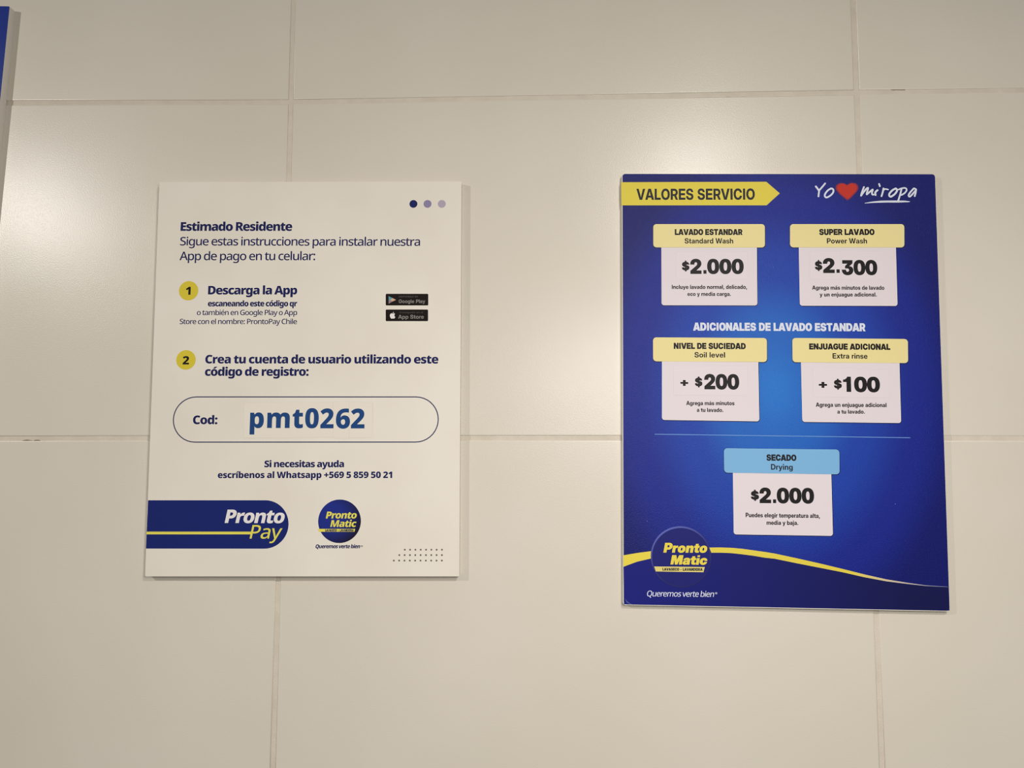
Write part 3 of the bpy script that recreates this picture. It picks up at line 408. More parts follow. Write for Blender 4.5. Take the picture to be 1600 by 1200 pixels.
    'S': (659, '332,-14 ~236,-14 ~100,46 ~28,159 28,241 194,241 ~195,202 ~228,149 ~290,121 334,121 ~373,121 ~429,142 ~460,181 460,206 ~460,228 ~436,260 ~381,285 337,294 261,310 ~152,333 ~42,437 42,516 ~42,584 ~114,685 ~243,741 328,741 ~414,741 ~541,684 ~611,577 614,501 453,501 ~449,551 ~383,607 329,607 ~295,607 ~243,585 ~214,548 214,524 ~214,503 ~237,473 ~289,450 332,441 399,426 ~459,414 ~546,377 ~603,326 ~631,259 631,217 ~631,145 ~559,42 ~425,-14'),
    'V': (714, '253,-2 -5,730 183,730 296,388 ~318,317 ~364,157 393,63 331,63 ~358,157 ~403,317 424,388 533,730 719,730 467,-2'),
    'a': (559, '207,-11 ~154,-11 ~72,24 ~24,93 24,145 ~24,189 ~57,248 ~115,285 ~189,304 230,307 ~277,312 ~331,321 ~351,337 351,352 351,355 ~351,372 ~334,397 ~302,412 278,412 ~254,412 ~219,397 ~199,369 196,349 41,349 ~45,406 ~104,486 ~209,529 283,529 ~338,529 ~424,504 ~484,458 ~515,391 515,349 515,-2 353,-2 353,71 361,71 ~348,45 ~305,8 ~246,-11|251,97 ~282,97 ~328,121 ~353,161 353,187 353,234 ~354,232 ~334,226 ~308,220 ~278,215 261,213 ~238,209 ~202,194 ~182,169 182,150 ~182,134 ~199,110 ~230,97'),
    'b': (603, '353,-13 ~318,-13 ~258,7 ~211,48 198,77 207,77 207,-2 43,-2 43,730 209,730 209,447 200,447 ~215,474 ~261,511 ~320,529 354,529 ~422,529 ~524,460 ~582,338 582,258 ~582,177 ~525,55 ~422,-13|311,115 ~343,115 ~389,149 ~415,213 415,258 ~415,304 ~389,368 ~343,401 311,401 ~279,401 ~230,366 ~202,302 202,258 ~202,215 ~230,150 ~279,115'),
    'c': (561, '289,-14 ~209,-14 ~88,55 ~21,177 21,257 ~21,338 ~88,461 ~209,529 289,529 ~342,529 ~432,499 ~499,442 ~538,365 542,317 382,317 ~379,338 ~365,368 ~342,390 ~311,402 292,402 ~259,402 ~213,367 ~188,302 188,257 ~188,213 ~213,148 ~259,113 292,113 ~311,113 ~341,125 ~364,147 ~378,179 381,200 542,200 ~539,152 ~501,75 ~433,18 ~343,-14'),
    'd': (603, '250,-13 ~181,-13 ~78,55 ~21,177 21,258 ~21,338 ~79,460 ~182,529 249,529 ~284,529 ~341,511 ~388,474 403,447 394,447 394,730 560,730 560,-2 396,-2 396,77 405,77 ~392,48 ~345,7 ~285,-13|291,115 ~324,115 ~373,150 ~401,215 401,258 ~401,302 ~373,366 ~324,401 291,401 ~260,401 ~214,368 ~188,304 188,258 ~188,213 ~214,149 ~260,115'),
    'e': (566, '288,-14 ~208,-14 ~88,56 ~21,179 21,257 ~21,337 ~88,460 ~207,529 284,529 ~342,529 ~439,490 ~509,418 ~546,320 546,261 546,217 74,217 74,317 474,315 392,291 ~392,330 ~366,382 ~320,410 287,410 ~255,410 ~208,382 ~183,330 183,293 183,226 ~183,189 ~209,134 ~258,104 293,104 ~319,104 ~359,119 ~385,146 392,165 543,165 ~532,111 ~460,31 ~353,-14'),
    'g': (603, '297,-213 ~220,-213 ~114,-170 ~54,-93 46,-40 205,-40 ~210,-59 ~235,-84 ~272,-98 297,-98 ~345,-98 ~395,-43 395,10 395,87 405,87 ~391,58 ~345,18 ~285,-1 250,-1 ~181,-1 ~78,67 ~21,186 21,262 ~21,340 ~79,460 ~182,529 249,529 ~284,529 ~342,510 ~390,471 404,444 395,444 395,518 560,518 560,23 ~560,-60 ~494,-164 ~375,-213|291,125 ~324,125 ~373,159 ~401,222 401,265 ~401,307 ~373,370 ~324,404 291,404 ~260,404 ~214,371 ~188,309 188,265 ~188,220 ~214,158 ~260,125'),
    'i': (252, '43,-2 43,518 209,518 209,-2|42,600 42,735 210,735 210,600'),
    'j': (253, '44,518 209,518 209,-39 ~209,-92 ~167,-167 ~85,-206 24,-206 -43,-206 -43,-82 -3,-82 ~22,-82 ~44,-54 44,-22|42,600 42,735 210,735 210,600'),
    'l': (258, '45,0 45,730 213,730 213,0'),
    'm': (891, '43,-2 43,518 203,518 203,396 181,396 ~197,443 ~248,500 ~316,529 354,529 ~415,529 ~506,460 516,396 487,396 ~498,439 ~550,498 ~625,529 668,529 ~720,529 ~801,485 ~848,401 848,342 848,-2 682,-2 682,312 ~682,355 ~638,399 605,399 ~580,399 ~545,376 ~525,335 525,308 525,-2 366,-2 366,315 ~366,353 ~324,399 290,399 ~267,399 ~230,376 ~209,334 209,303 209,-2'),
    'n': (592, '209,284 209,-2 43,-2 43,518 207,518 207,378 167,378 ~195,449 ~289,529 363,529 ~420,529 ~503,480 ~548,388 548,323 548,-2 383,-2 383,294 ~383,342 ~339,393 298,393 ~271,393 ~231,370 ~209,322'),
    'o': (586, '293,-14 ~212,-14 ~90,54 ~21,176 21,257 ~21,339 ~90,461 ~212,529 293,529 ~374,529 ~496,461 ~564,339 564,257 ~564,176 ~496,54 ~374,-14|293,114 ~324,114 ~371,148 ~397,212 397,257 ~397,304 ~371,368 ~324,402 293,402 ~262,402 ~215,368 ~188,304 188,257 ~188,212 ~215,148 ~262,114'),
    'p': (603, '43,-206 43,518 207,518 207,449 199,449 ~214,475 ~261,511 ~320,529 354,529 ~422,529 ~524,460 ~582,338 582,258 ~582,177 ~525,55 ~422,-13 353,-13 ~318,-13 ~259,7 ~214,47 201,75 209,75 209,-206|311,115 ~343,115 ~389,149 ~415,213 415,258 ~415,304 ~389,368 ~343,401 311,401 ~279,401 ~230,366 ~202,302 202,258 ~202,215 ~230,150 ~279,115'),
    'r': (381, '43,-2 43,518 204,518 204,429 195,429 ~208,476 ~271,521 325,521 ~338,521 ~360,520 375,519 375,386 ~360,387 ~323,389 305,389 ~277,389 ~234,362 ~209,311 209,273 209,-2'),
    's': (527, '269,-15 ~199,-15 ~90,28 ~24,107 18,165 181,165 ~186,133 ~229,97 266,97 ~303,97 ~341,125 341,146 ~341,164 ~311,186 281,192 190,209 ~112,224 ~31,301 31,362 ~31,412 ~87,487 ~190,528 260,528 ~330,528 ~435,485 ~494,406 496,349 342,349 ~342,379 ~299,417 265,417 ~232,417 ~195,389 195,369 ~195,351 ~224,328 250,322 351,303 ~431,288 ~509,219 509,161 ~509,108 ~448,29 ~339,-15'),
    't': (378, '363,518 363,394 3,394 3,518|92,658 257,658 257,165 ~257,140 ~274,122 300,122 ~313,122 ~348,122 363,122 363,-2 ~344,-2 ~294,-2 269,-2 ~178,-2 ~92,67 92,140'),
    'u': (592, '229,-13 ~172,-13 ~88,35 ~43,127 43,192 43,518 209,518 209,222 ~209,174 ~253,123 293,123 ~320,123 ~360,146 ~383,194 383,232 383,518 548,518 548,-2 385,-2 385,138 424,138 ~396,66 ~303,-13'),
    'v': (561, '190,-2 -4,518 170,518 252,268 ~267,221 ~294,128 309,78 257,78 ~272,128 ~298,221 312,268 393,518 565,518 371,-2'),
    'y': (561, '57,-206 57,-82 131,-82 ~147,-82 ~166,-72 ~179,-49 185,-30 196,2 -5,518 170,518 253,268 ~268,222 ~296,128 311,78 252,78 ~266,128 ~293,222 309,268 393,518 565,518 337,-77 ~320,-122 ~273,-179 ~208,-206 166,-206 ~141,-206 ~88,-206'),
    'á': (559, '207,-11 ~154,-11 ~72,24 ~24,93 24,145 ~24,189 ~57,248 ~115,285 ~189,304 230,307 ~277,312 ~331,321 ~351,337 351,352 351,355 ~351,372 ~334,397 ~302,412 278,412 ~254,412 ~219,397 ~199,369 196,349 41,349 ~45,406 ~104,486 ~209,529 283,529 ~338,529 ~424,504 ~484,458 ~515,391 515,349 515,-2 353,-2 353,71 361,71 ~348,45 ~305,8 ~246,-11|251,97 ~282,97 ~328,121 ~353,161 353,187 353,234 ~354,232 ~334,226 ~308,220 ~278,215 261,213 ~238,209 ~202,194 ~182,169 182,150 ~182,134 ~199,110 ~230,97|206,577 300,735 464,735 325,577'),
    ' ': (269, ''),
  }),
}


GLYPHS = {}


def glyph(style, ch, seg):
    key = (style, ch, seg)
    if key not in GLYPHS:
        adv, src = FONTS[style][2][ch]
        cs = []
        for part in src.split('|') if src else []:
            P = []
            for tok in part.split(' '):
                on = tok[0] != '~'
                x, y = tok.lstrip('~').split(',')
                P.append((float(x), float(y), on))
            Q = []
            for i, a in enumerate(P):
                b = P[(i + 1) % len(P)]
                Q.append(a)
                if not a[2] and not b[2]:
                    Q.append(((a[0] + b[0]) / 2, (a[1] + b[1]) / 2, True))
            while not Q[0][2]:
                Q = Q[1:] + Q[:1]
            out, i = [], 0
            while i < len(Q):
                a = Q[i]
                b = Q[(i + 1) % len(Q)]
                out.append((a[0], a[1]))
                if b[2]:
                    i += 1
                else:
                    c = Q[(i + 2) % len(Q)]
                    for j in range(1, seg):
                        t = j / seg
                        out.append(((1 - t) ** 2 * a[0] + 2 * t * (1 - t) * b[0] + t * t * c[0],
                                    (1 - t) ** 2 * a[1] + 2 * t * (1 - t) * b[1] + t * t * c[1]))
                    i += 2
            clean = [q for k, q in enumerate(out) if abs(q[0] - out[k - 1][0]) + abs(q[1] - out[k - 1][1]) > 0.5]
            if len(clean) > 2:
                cs.append(clean)
        v, f = fill(cs)
        GLYPHS[key] = (adv, v, f)
    return GLYPHS[key]


def lettering(line, level, mat, parent, label=None, name='lettering'):
    """One line of print: its ink runs exactly from (x0, y0) to (x1, y1), capitals `cap` mm high."""
    text, style, x0, y0, x1, y1, cap, xs, shear = line
    cap_units, digit_units, _ = FONTS[style]
    s = cap / (digit_units if text.strip('$+. ')[:1].isdigit() else cap_units)
    seg = 6 if cap > 6 else 3
    gl = [glyph(style, ch, seg) for ch in text]
    width = math.hypot(x1 - x0, y1 - y0)

    def ink(scale, track):
        lo, hi, pen = 1e9, -1e9, 0.0
        for adv, v, f in gl:
            for x, y in v:
                q = pen + x * scale + y * s * shear
                lo = min(lo, q)
                hi = max(hi, q)
            pen += adv * scale + track
        return lo, hi
    # narrow styles are condensed letters; the rest keep their natural width and are tracked
    scale = s * (xs or (1.06 if style[0] == 'N' else 0.80))
    lo, hi = ink(scale, 0.0)
    n = max(1, len(text) - 1)
    if len(text) == 1 or style[0] == 'H':
        a, b = ink(s, 0.0)
        scale = s * (width / (b - a)) if b > a else s
        track = 0.0
        if style[0] == 'H' and len(text) > 3:      # a touch of tracking, the rest by condensing
            track = 0.012 * cap
            for _ in range(3):
                a, b = ink(scale, track)
                scale *= (width - n * track) / ((b - a) - n * track)
    else:
        track = (width - (hi - lo)) / n
        if track < -0.10 * cap:                     # too tight: condense instead
            track = -0.10 * cap
            for _ in range(3):
                a, b = ink(scale, track)
                scale *= (width - n * track) / ((b - a) - n * track)
    lo, hi = ink(scale, track)
    ca, sa = (x1 - x0) / width, (y1 - y0) / width
    verts, faces, pen = [], [], -lo
    z = level / 1000
    for adv, v, f in gl:
        base = len(verts)
        for x, y in v:
            lx = pen + x * scale + y * s * shear
            ly = y * s
            verts.append(((x0 + lx * ca - ly * sa) / 1000, (y0 + lx * sa + ly * ca) / 1000, z))
        faces += [tuple(base + i for i in t) for t in f]
        pen += adv * scale + track
    return mesh_object(name, verts, faces, mat, parent, None, label)


# ------------------------------------------------------------------ layout of the prints (mm from each board's centre) and of the tile joints (m)
WHITE = {'centre': [0.021, 0.054], 'angle': -0.069, 'corners': [[-134.16, 171.0], [133.1, 169.21], [133.7, -169.21], [-132.64, -171.0]], 't': 6.5}
BLUE = {'centre': [0.426, 0.044], 'angle': -0.693, 'corners': [[-133.84, 183.29], [133.16, 183.47], [133.16, -183.47], [-132.48, -183.29]], 't': 5.0}
WHITE_LINES = [
    (('Estimado Residente', 'NB', -113.53, 126.99, -14.84, 126.32, 7.7, 0, 0), 'navy', 'bold navy greeting at the top'),
    (('Sigue estas instrucciones para instalar nuestra', 'NR', -113.48, 113.96, 97.47, 112.24, 7.44, 0, 0), 'navy', 'first line of the navy intro text'),
    (('App de pago en tu celular:', 'NR', -113.49, 100.79, 6.05, 100.11, 7.53, 0, 0), 'navy', 'second line of the navy intro text'),
    (('Descarga la App', 'NB', -87.16, 70.4, -9.02, 70.07, 7.4, 0, 0), 'navy', 'bold navy heading of step one'),
    (('escaneando este código qr', 'NB', -86.96, 59.87, -8.76, 59.57, 4.95, 0, 0), 'navy', 'small bold line under the step one heading'),
    (('o también en Google Play o App', 'NR', -96.36, 52.2, -8.56, 51.9, 4.5, 0, 0), 'navy', 'small thin line naming the app shops'),
    (('Store con el nombre: ProntoPay Chile', 'NR', -111.16, 44.39, -8.53, 44.07, 4.49, 0, 0), 'navy', 'last small line of step one'),
    (('Crea tu cuenta de usuario utilizando este', 'NB', -87.5, 10.05, 114.35, 9.63, 7.28, 0, 0), 'navy', 'first bold line of step two'),
    (('código de registro:', 'NB', -87.4, -0.72, 2.69, -0.81, 7.27, 0, 0), 'navy', 'second bold line of step two'),
    (('Cod:', 'NB', -96.32, -42.35, -75.14, -42.33, 7.31, 0, 0), 'navy', 'bold word at the left of the code frame'),
    (('Si necesitas ayuda', 'NB', -33.35, -78.94, 34.92, -78.77, 5.59, 0, 0), 'navy', 'first centred help line'),
    (('escríbenos al Whatsapp +569 5 859 50 21', 'NB', -73.19, -88.26, 76.12, -87.71, 5.31, 0, 0), 'navy', 'second centred help line with the phone number'),
]
CODE = [
    ('pmt0', 'NB', -46.88, -45.48, 12.36, -45.64, 16.78, 0.96, 0),
    ('2', 'NB', 13.8, -45.8, 25.24, -45.79, 16.94, 0, 0),
    ('6', 'NB', 27.28, -45.89, 39.31, -45.88, 16.93, 0, 0),
    ('2', 'NB', 40.08, -45.88, 51.83, -45.87, 16.92, 0, 0),
]
CODE_STICKER = [
    [(-52.41, -24.15), (24.55, -23.59), (25.19, -53.63), (-52.04, -54.06)],
    [(24.71, -23.27), (38.1, -23.27), (38.71, -54.26), (25.37, -54.28)],
    [(38.27, -23.59), (58.52, -23.59), (58.6, -53.69), (38.86, -53.83)],
]
NUMBERS = [((-104.43, 73.64, 8.5), ('1', 'NB', -106.89, 70.15, -102.6, 70.13, 7.02, 0, 0), 'one'), ((-104.47, 13.08, 8.5), ('2', 'NB', -107.29, 9.13, -101.63, 9.12, 7.25, 0, 0), 'two')]
CODE_FRAME = [(-113.89, -18.57), (115.23, -18.62), (115.61, -57.84), (-112.34, -58.2)]
STORE = [([(68.22, 70.19), (105.06, 70.03), (105.17, 59.92), (68.37, 60.06)], ('Google Play', 'HM', 79.55, 62.08, 102.55, 61.99, 3.13, 0, 0), ('DISPONIBLE EN', 'HM', 79.7, 66.95, 96.12, 66.88, 1.45, 0, 0)), ([(68.43, 56.49), (105.04, 56.35), (105.15, 46.28), (68.59, 46.39)], ('App Store', 'HM', 79.3, 48.42, 101.54, 48.35, 3.4, 0, 0), ('Consíguelo en el', 'HM', 80.34, 53.21, 100.82, 53.13, 1.5, 0, 0))]
PLAY_ICON = [
    [(70.75, 68.22), (74.22, 66.47), (72.13, 64.91), (70.82, 63.24)],
    [(70.82, 63.24), (72.13, 64.91), (74.21, 63.39), (70.85, 61.45)],
    [(74.22, 66.47), (77.24, 64.89), (74.21, 63.39), (72.13, 64.91)],
]
APPLE_ICON = [[(74.64, 52.89), (73.8, 53.23), (72.76, 52.84), (72.05, 51.79), (72.24, 50.11), (73.09, 48.72), (73.88, 48.38), (74.65, 48.66), (75.54, 48.38), (76.36, 48.93), (76.84, 49.88), (76.23, 50.49), (75.99, 51.33), (76.2, 52.16), (76.64, 52.61), (75.91, 53.11), (75.25, 53.17)], [(74.58, 53.39), (74.73, 54.06), (75.45, 54.51), (75.4, 53.84), (75.02, 53.5)]]
BAND = [(-132.61, -107.24), (-31.56, -106.86), (-30.39, -147.32), (-132.73, -147.79)]
BAND_R = 20.23
BAND_STRIPE = [(-132.67, -133.64), (-43.0, -133.19), (-43.2, -135.49), (-132.68, -135.95)]
BAND_WORDS = [('Pronto', 'NK', -66.02, -126.07, -14.66, -125.99, 11.28, 0, 0.2), ('Pay', 'NR', -44.24, -139.02, -16.22, -138.88, 11.4, 0, 0.2)]
WDISC = (32.03, -124.12, 18.15)
WDISC_WORDS = [('Pronto', 'NK', 20.27, -121.93, 46.67, -121.81, 5.78, 0, 0.2), ('Matic', 'NK', 24.24, -128.96, 46.69, -128.85, 5.71, 0, 0.2)]
WRIBBON = [(13.77, -130.56), (45.47, -130.4), (44.92, -132.91), (14.86, -133.06)]
WRIBBON_TEXT = ('LAVASECO - LAVANDERIA', 'HK', 20.02, -132.82, 44.26, -132.7, 2.08, 0, 0)
WMOTTO = ('Queremos verte bien', 'NB', 12.18, -146.71, 49.95, -146.49, 3.14, 0, 0.18)
WMOTTO_MARK = ('®', 'NR', 50.36, -145.43, 52.31, -145.42, 1.38, 0, 0)
DOTS = [(91.26, 149.49, 'dot_navy'), (103.58, 149.4, 'dot_mauve'), (116.05, 149.3, 'dot_lilac')]
DOT_GRID = [(119.01, -147.32), (114.54, -147.35), (110.07, -147.37), (105.6, -147.4), (101.13, -147.42), (96.66, -147.45), (92.18, -147.47), (87.7, -147.5), (119.0, -151.76), (114.52, -151.79), (110.05, -151.81), (105.57, -151.84), (101.09, -151.86), (96.6, -151.89), (92.12, -151.92), (87.63, -151.94), (83.14, -151.97), (118.99, -156.3), (114.5, -156.33), (110.02, -156.35), (105.53, -156.38), (101.04, -156.41), (96.55, -156.44), (92.06, -156.46), (87.56, -156.49), (83.07, -156.52), (78.57, -156.55)]
ARROW = [(-135.1, 175.87), (-10.22, 176.59), (1.15, 166.31), (-10.31, 155.67), (-134.86, 155.29)]
ARROW_TEXT = ('VALORES SERVICIO', 'HT', -121.78, 160.21, -20.23, 160.72, 9.77, 0, 0)
CARDS = [
    ([(-107.44, 138.81), (-12.07, 139.17), (-12.26, 118.67), (-107.49, 118.33)], [(-100.52, 121.67), (-19.06, 122.04), (-19.3, 68.37), (-100.54, 67.96)], [(('LAVADO ESTANDAR', 'HK', -88.98, 129.31, -31.22, 129.55, 5.12, 0, 0), 1), (('Standard Wash', 'HM', -80.59, 121.87, -39.21, 122.06, 4.55, 0, 0), 1), (('$', 'HK', -83.07, 98.53, -76.69, 98.57, 7.26, 0, 0), 0), (('2.000', 'HK', -75.95, 95.51, -30.54, 95.77, 13.0, 0, 0), 0), (('Incluye lavado normal, delicado,', 'HT', -91.77, 82.22, -27.93, 82.63, 3.45, 0, 0), 0), (('eco y media carga.', 'HT', -78.47, 76.26, -41.66, 76.5, 3.38, 0, 0), 0)], 'pale yellow', 'top left', [[(-88.02, 114.44), (-26.94, 114.74), (-27.24, 90.79), (-87.86, 90.42)]]),
    ([(9.31, 139.25), (105.92, 139.62), (105.43, 119.28), (8.96, 118.88)], [(16.4, 122.21), (98.38, 122.58), (98.35, 68.76), (16.4, 68.4)], [(('SUPER LAVADO', 'HK', 33.94, 129.83, 80.59, 130.02, 5.2, 0, 0), 1), (('Power Wash', 'HM', 40.28, 122.43, 74.03, 122.58, 4.52, 0, 0), 1), (('$', 'HK', 29.71, 99.56, 35.92, 99.59, 7.33, 0, 0), 0), (('2.', 'HK', 36.56, 96.88, 50.47, 96.96, 12.89, 0, 0), 0), (('300', 'HK', 52.32, 95.31, 82.16, 95.48, 12.87, 0, 0), 0), (('Agrega más minutos de lavado', 'HT', 27.0, 82.38, 87.61, 82.66, 3.42, 0, 0), 0), (('y un enjuague adicional.', 'HT', 33.29, 76.51, 81.08, 76.83, 3.37, 0, 0), 0)], 'pale yellow', 'top right', [[(25.69, 115.28), (51.86, 115.68), (51.42, 91.26), (25.44, 91.11)], [(52.03, 116.24), (88.29, 115.58), (87.95, 91.26), (51.58, 91.27)]]),
    ([(-107.9, 40.24), (-11.77, 40.49), (-12.02, 19.95), (-107.85, 19.71)], [(-100.37, 22.95), (-19.22, 23.15), (-18.99, -30.33), (-100.55, -30.04)], [(('NIVEL DE SUCIEDAD', 'HK', -90.38, 30.55, -29.66, 30.81, 5.16, 0, 0), 1), (('Soil level', 'HM', -72.9, 23.37, -47.13, 23.5, 4.49, 0, 0), 1), (('+', 'HK', -84.87, -1.02, -78.4, -1.07, 6.75, 0, 0), 0), (('$', 'HK', -72.64, -1.06, -66.4, -1.0, 7.07, 0, 0), 0), (('200', 'HK', -64.81, -3.59, -35.49, -3.39, 12.95, 0, 0), 0), (('Agrega más minutos', 'HT', -80.06, -17.2, -39.67, -16.86, 3.41, 0, 0), 0), (('a tu lavado.', 'HT', -71.18, -22.84, -49.1, -22.7, 3.35, 0, 0), 0)], 'pale yellow', 'middle left', [[(-90.66, 16.21), (-28.17, 16.52), (-28.16, -8.68), (-90.56, -8.85)]]),
    ([(9.51, 40.73), (105.96, 40.61), (105.63, 20.18), (9.42, 19.98)], [(16.43, 22.93), (98.54, 22.93), (98.49, -30.35), (16.69, -30.35)], [(('ENJUAGUE ADICIONAL', 'HK', 23.49, 31.06, 91.17, 31.28, 5.08, 0, 0), 1), (('Extra rinse', 'HM', 42.91, 23.5, 71.97, 23.55, 4.47, 0, 0), 1), (('+', 'HK', 30.97, -1.46, 37.79, -1.49, 6.72, 0, 0), 0), (('$', 'HK', 43.59, -1.7, 50.08, -1.64, 7.03, 0, 0), 0), (('100', 'HK', 51.24, -4.54, 81.71, -4.49, 12.87, 0, 0), 0), (('Agrega un enjuague adicional', 'HT', 28.15, -17.41, 86.72, -17.08, 3.45, 0, 0), 0), (('a tu lavado.', 'HT', 45.89, -22.97, 68.68, -22.76, 3.34, 0, 0), 0)], 'pale yellow', 'middle right', [[(25.93, 15.95), (89.27, 14.12), (89.68, -9.36), (26.51, -8.96)]]),
    ([(-48.92, -53.14), (46.81, -53.05), (46.56, -73.69), (-48.86, -73.56)], [(-41.65, -70.42), (39.83, -70.38), (40.08, -124.49), (-41.5, -124.54)], [(('SECADO', 'HK', -13.6, -63.01, 11.16, -62.89, 5.13, 0, 0), 1), (('Drying', 'HM', -10.0, -70.53, 7.96, -70.5, 4.69, 0, 0), 1), (('$', 'HK', -26.88, -95.51, -20.26, -95.41, 7.0, 0, 0), 0), (('2.000', 'HK', -19.77, -98.21, 25.19, -97.91, 12.72, 0, 0), 0), (('Puedes elegir temperatura alta,', 'HT', -31.4, -110.11, 29.63, -109.91, 3.59, 0, 0), 0), (('media y baja.', 'HT', -14.22, -116.11, 11.75, -115.86, 3.47, 0, 0), 0)], 'light blue', 'bottom', []),
]
SUBTITLE = ('ADICIONALES DE LAVADO ESTANDAR', 'HK', -73.88, 46.41, 71.06, 46.97, 6.88, 0, 0)
RULE = [(-106.71, -41.82), (105.63, -42.18), (105.61, -42.77), (-106.71, -42.42)]
SWOOSH_LEFT = [(-132.78, -143.18), (-121.35, -141.05), (-109.09, -139.28), (-109.1, -145.25), (-121.36, -148.22), (-129.72, -151.39), (-132.77, -152.63)]
SWOOSH_RIGHT = ([(-61.72, -135.64), (-52.75, -135.4), (-43.52, -135.53), (-34.3, -136.2), (-25.1, -137.33), (-15.9, -138.46), (-8.04, -139.61), (10.26, -143.23), (28.52, -147.03), (46.71, -151.09), (64.86, -155.32), (82.96, -159.08), (101.04, -161.66), (114.59, -163.31), (132.47, -164.17)], [(-60.18, -139.84), (-52.79, -139.72), (-43.56, -139.93), (-34.35, -140.78), (-25.15, -141.82), (-15.97, -143.22), (-8.11, -143.91), (10.19, -147.34), (28.45, -150.59), (46.65, -153.82), (64.8, -157.68), (82.91, -160.71), (101.01, -162.65), (114.57, -163.86), (132.46, -164.44)])
LOWER_FIELD = [(-132.77, -152.63), (-129.72, -151.39), (-121.36, -148.22), (-109.1, -145.25), (-85.17, -141.64), (-60.18, -139.84), (-52.79, -139.72), (-43.56, -139.93), (-34.35, -140.78), (-25.15, -141.82), (-15.97, -143.22), (-8.11, -143.91), (10.19, -147.34), (28.45, -150.59), (46.65, -153.82), (64.8, -157.68), (82.91, -160.71), (101.01, -162.65), (114.57, -163.86), (132.46, -164.44), (133.11, -183.22), (-132.32, -183.14)]
BDISC = (-85.37, -143.38, 24.9)
BDISC_WORDS = [('Pronto', 'HK', -99.81, -140.32, -63.36, -139.87, 8.0, 0, 0.2), ('Matic', 'HK', -94.03, -150.03, -63.44, -149.71, 7.66, 0, 0.2)]
BRIBBON = [(-107.42, -151.88), (-65.56, -151.58), (-66.76, -155.94), (-106.06, -156.0)]
BRIBBON_TEXT = ('LAVASECO - LAVANDERIA', 'HK', -100.5, -155.11, -67.38, -154.75, 2.19, 0, 0)
BMOTTO = ('Queremos verte bien', 'NR', -113.35, -176.43, -58.08, -175.89, 4.69, 0, 0.18)
BMOTTO_MARK = ('®', 'NR', -57.43, -173.59, -55.33, -173.55, 1.51, 0, 0)
SCRIPT_STROKES = [(0.832, [(31.94, 172.44), (33.34, 170.53), (34.38, 168.95)]), (0.74, [(39.86, 175.16), (38.13, 172.93), (35.94, 170.38), (34.68, 168.63), (33.97, 163.71)]), (0.77, [(44.82, 170.72), (42.03, 168.97), (39.67, 165.79), (39.47, 163.72), (40.83, 162.78), (43.77, 164.21), (46.27, 166.76), (46.78, 169.3), (45.74, 170.56), (44.36, 170.4)]), (0.753, [(72.77, 172.04), (71.5, 168.86), (70.08, 164.4), (71.63, 166.54), (74.52, 170.22), (76.22, 171.2), (75.59, 168.48), (74.96, 165.58), (77.05, 167.33), (80.1, 169.85), (79.47, 167.33), (79.62, 165.59), (80.73, 165.4)]), (0.829, [(84.18, 169.28), (82.27, 167.34), (82.39, 165.02)]), (0.753, [(85.67, 174.71), (86.21, 172.77)]), (0.753, [(89.25, 170.84), (88.61, 167.74), (87.4, 164.06)]), (0.64, [(88.63, 168.52), (90.54, 170.26), (93.14, 169.88)]), (0.829, [(99.68, 170.86), (96.84, 169.31), (94.15, 166.21), (94.1, 164.27), (95.57, 163.7), (98.99, 166.22), (100.75, 169.32), (99.68, 170.86)]), (0.753, [(104.5, 170.49), (103.66, 167.0), (102.43, 163.14), (101.41, 160.04)]), (0.678, [(102.07, 169.9), (105.08, 171.07), (108.05, 171.08), (108.74, 169.14), (106.8, 166.63), (104.16, 165.07)]), (0.753, [(114.92, 170.9), (112.42, 168.19), (110.29, 165.09), (111.36, 163.74), (114.24, 166.64), (116.74, 169.74), (115.11, 170.9)]), (0.753, [(116.75, 169.94), (116.29, 167.04), (115.46, 164.14)])]
UNDERLINE = [(72.91, 158.03), (79.45, 159.32), (86.92, 160.08), (98.08, 160.3), (107.36, 160.14), (111.79, 159.46), (110.29, 158.83), (101.74, 158.5), (90.59, 158.47), (79.42, 158.05), (73.08, 157.64)]
HEART = [(58.36, 160.92), (55.96, 162.82), (52.96, 165.5), (50.28, 168.67), (49.2, 170.89), (49.93, 173.43), (52.26, 175.02), (55.02, 175.35), (57.14, 174.56), (58.49, 173.45), (59.9, 174.72), (62.36, 175.52), (65.41, 175.05), (67.19, 173.15), (67.44, 170.61), (66.16, 168.07), (63.34, 165.05), (60.52, 162.2)]
TILE_NODES = {(-2, -2): (-1.0, -0.602), (-2, -1): (-1.0, -0.301), (-2, 0): (-1.0, 0.0), (-2, 1): (-1.0, 0.301), (-2, 2): (-1.0, 0.602), (-1, -2): (-0.5, -0.602), (-1, -1): (-0.5, -0.301), (-1, 0): (-0.5, -0.001), (-1, 1): (-0.5, 0.305), (-1, 2): (-0.5, 0.602), (0, -2): (0.0, -0.602), (0, -1): (-0.001, -0.301), (0, 0): (0.0, -0.0), (0, 1): (0.0, 0.3), (0, 2): (0.0, 0.602), (1, -2): (0.5, -0.602), (1, -1): (0.5, -0.301), (1, 0): (0.5, 0.0), (1, 1): (0.5, 0.302), (1, 2): (0.5, 0.602), (2, -2): (1.0, -0.602), (2, -1): (1.0, -0.301), (2, 0): (1.0, -0.001), (2, 1): (1.0, 0.302), (2, 2): (1.0, 0.602), (3, -2): (1.5, -0.602), (3, -1): (1.5, -0.301), (3, 0): (1.5, 0.0), (3, 1): (1.5, 0.301), (3, 2): (1.5, 0.602)}
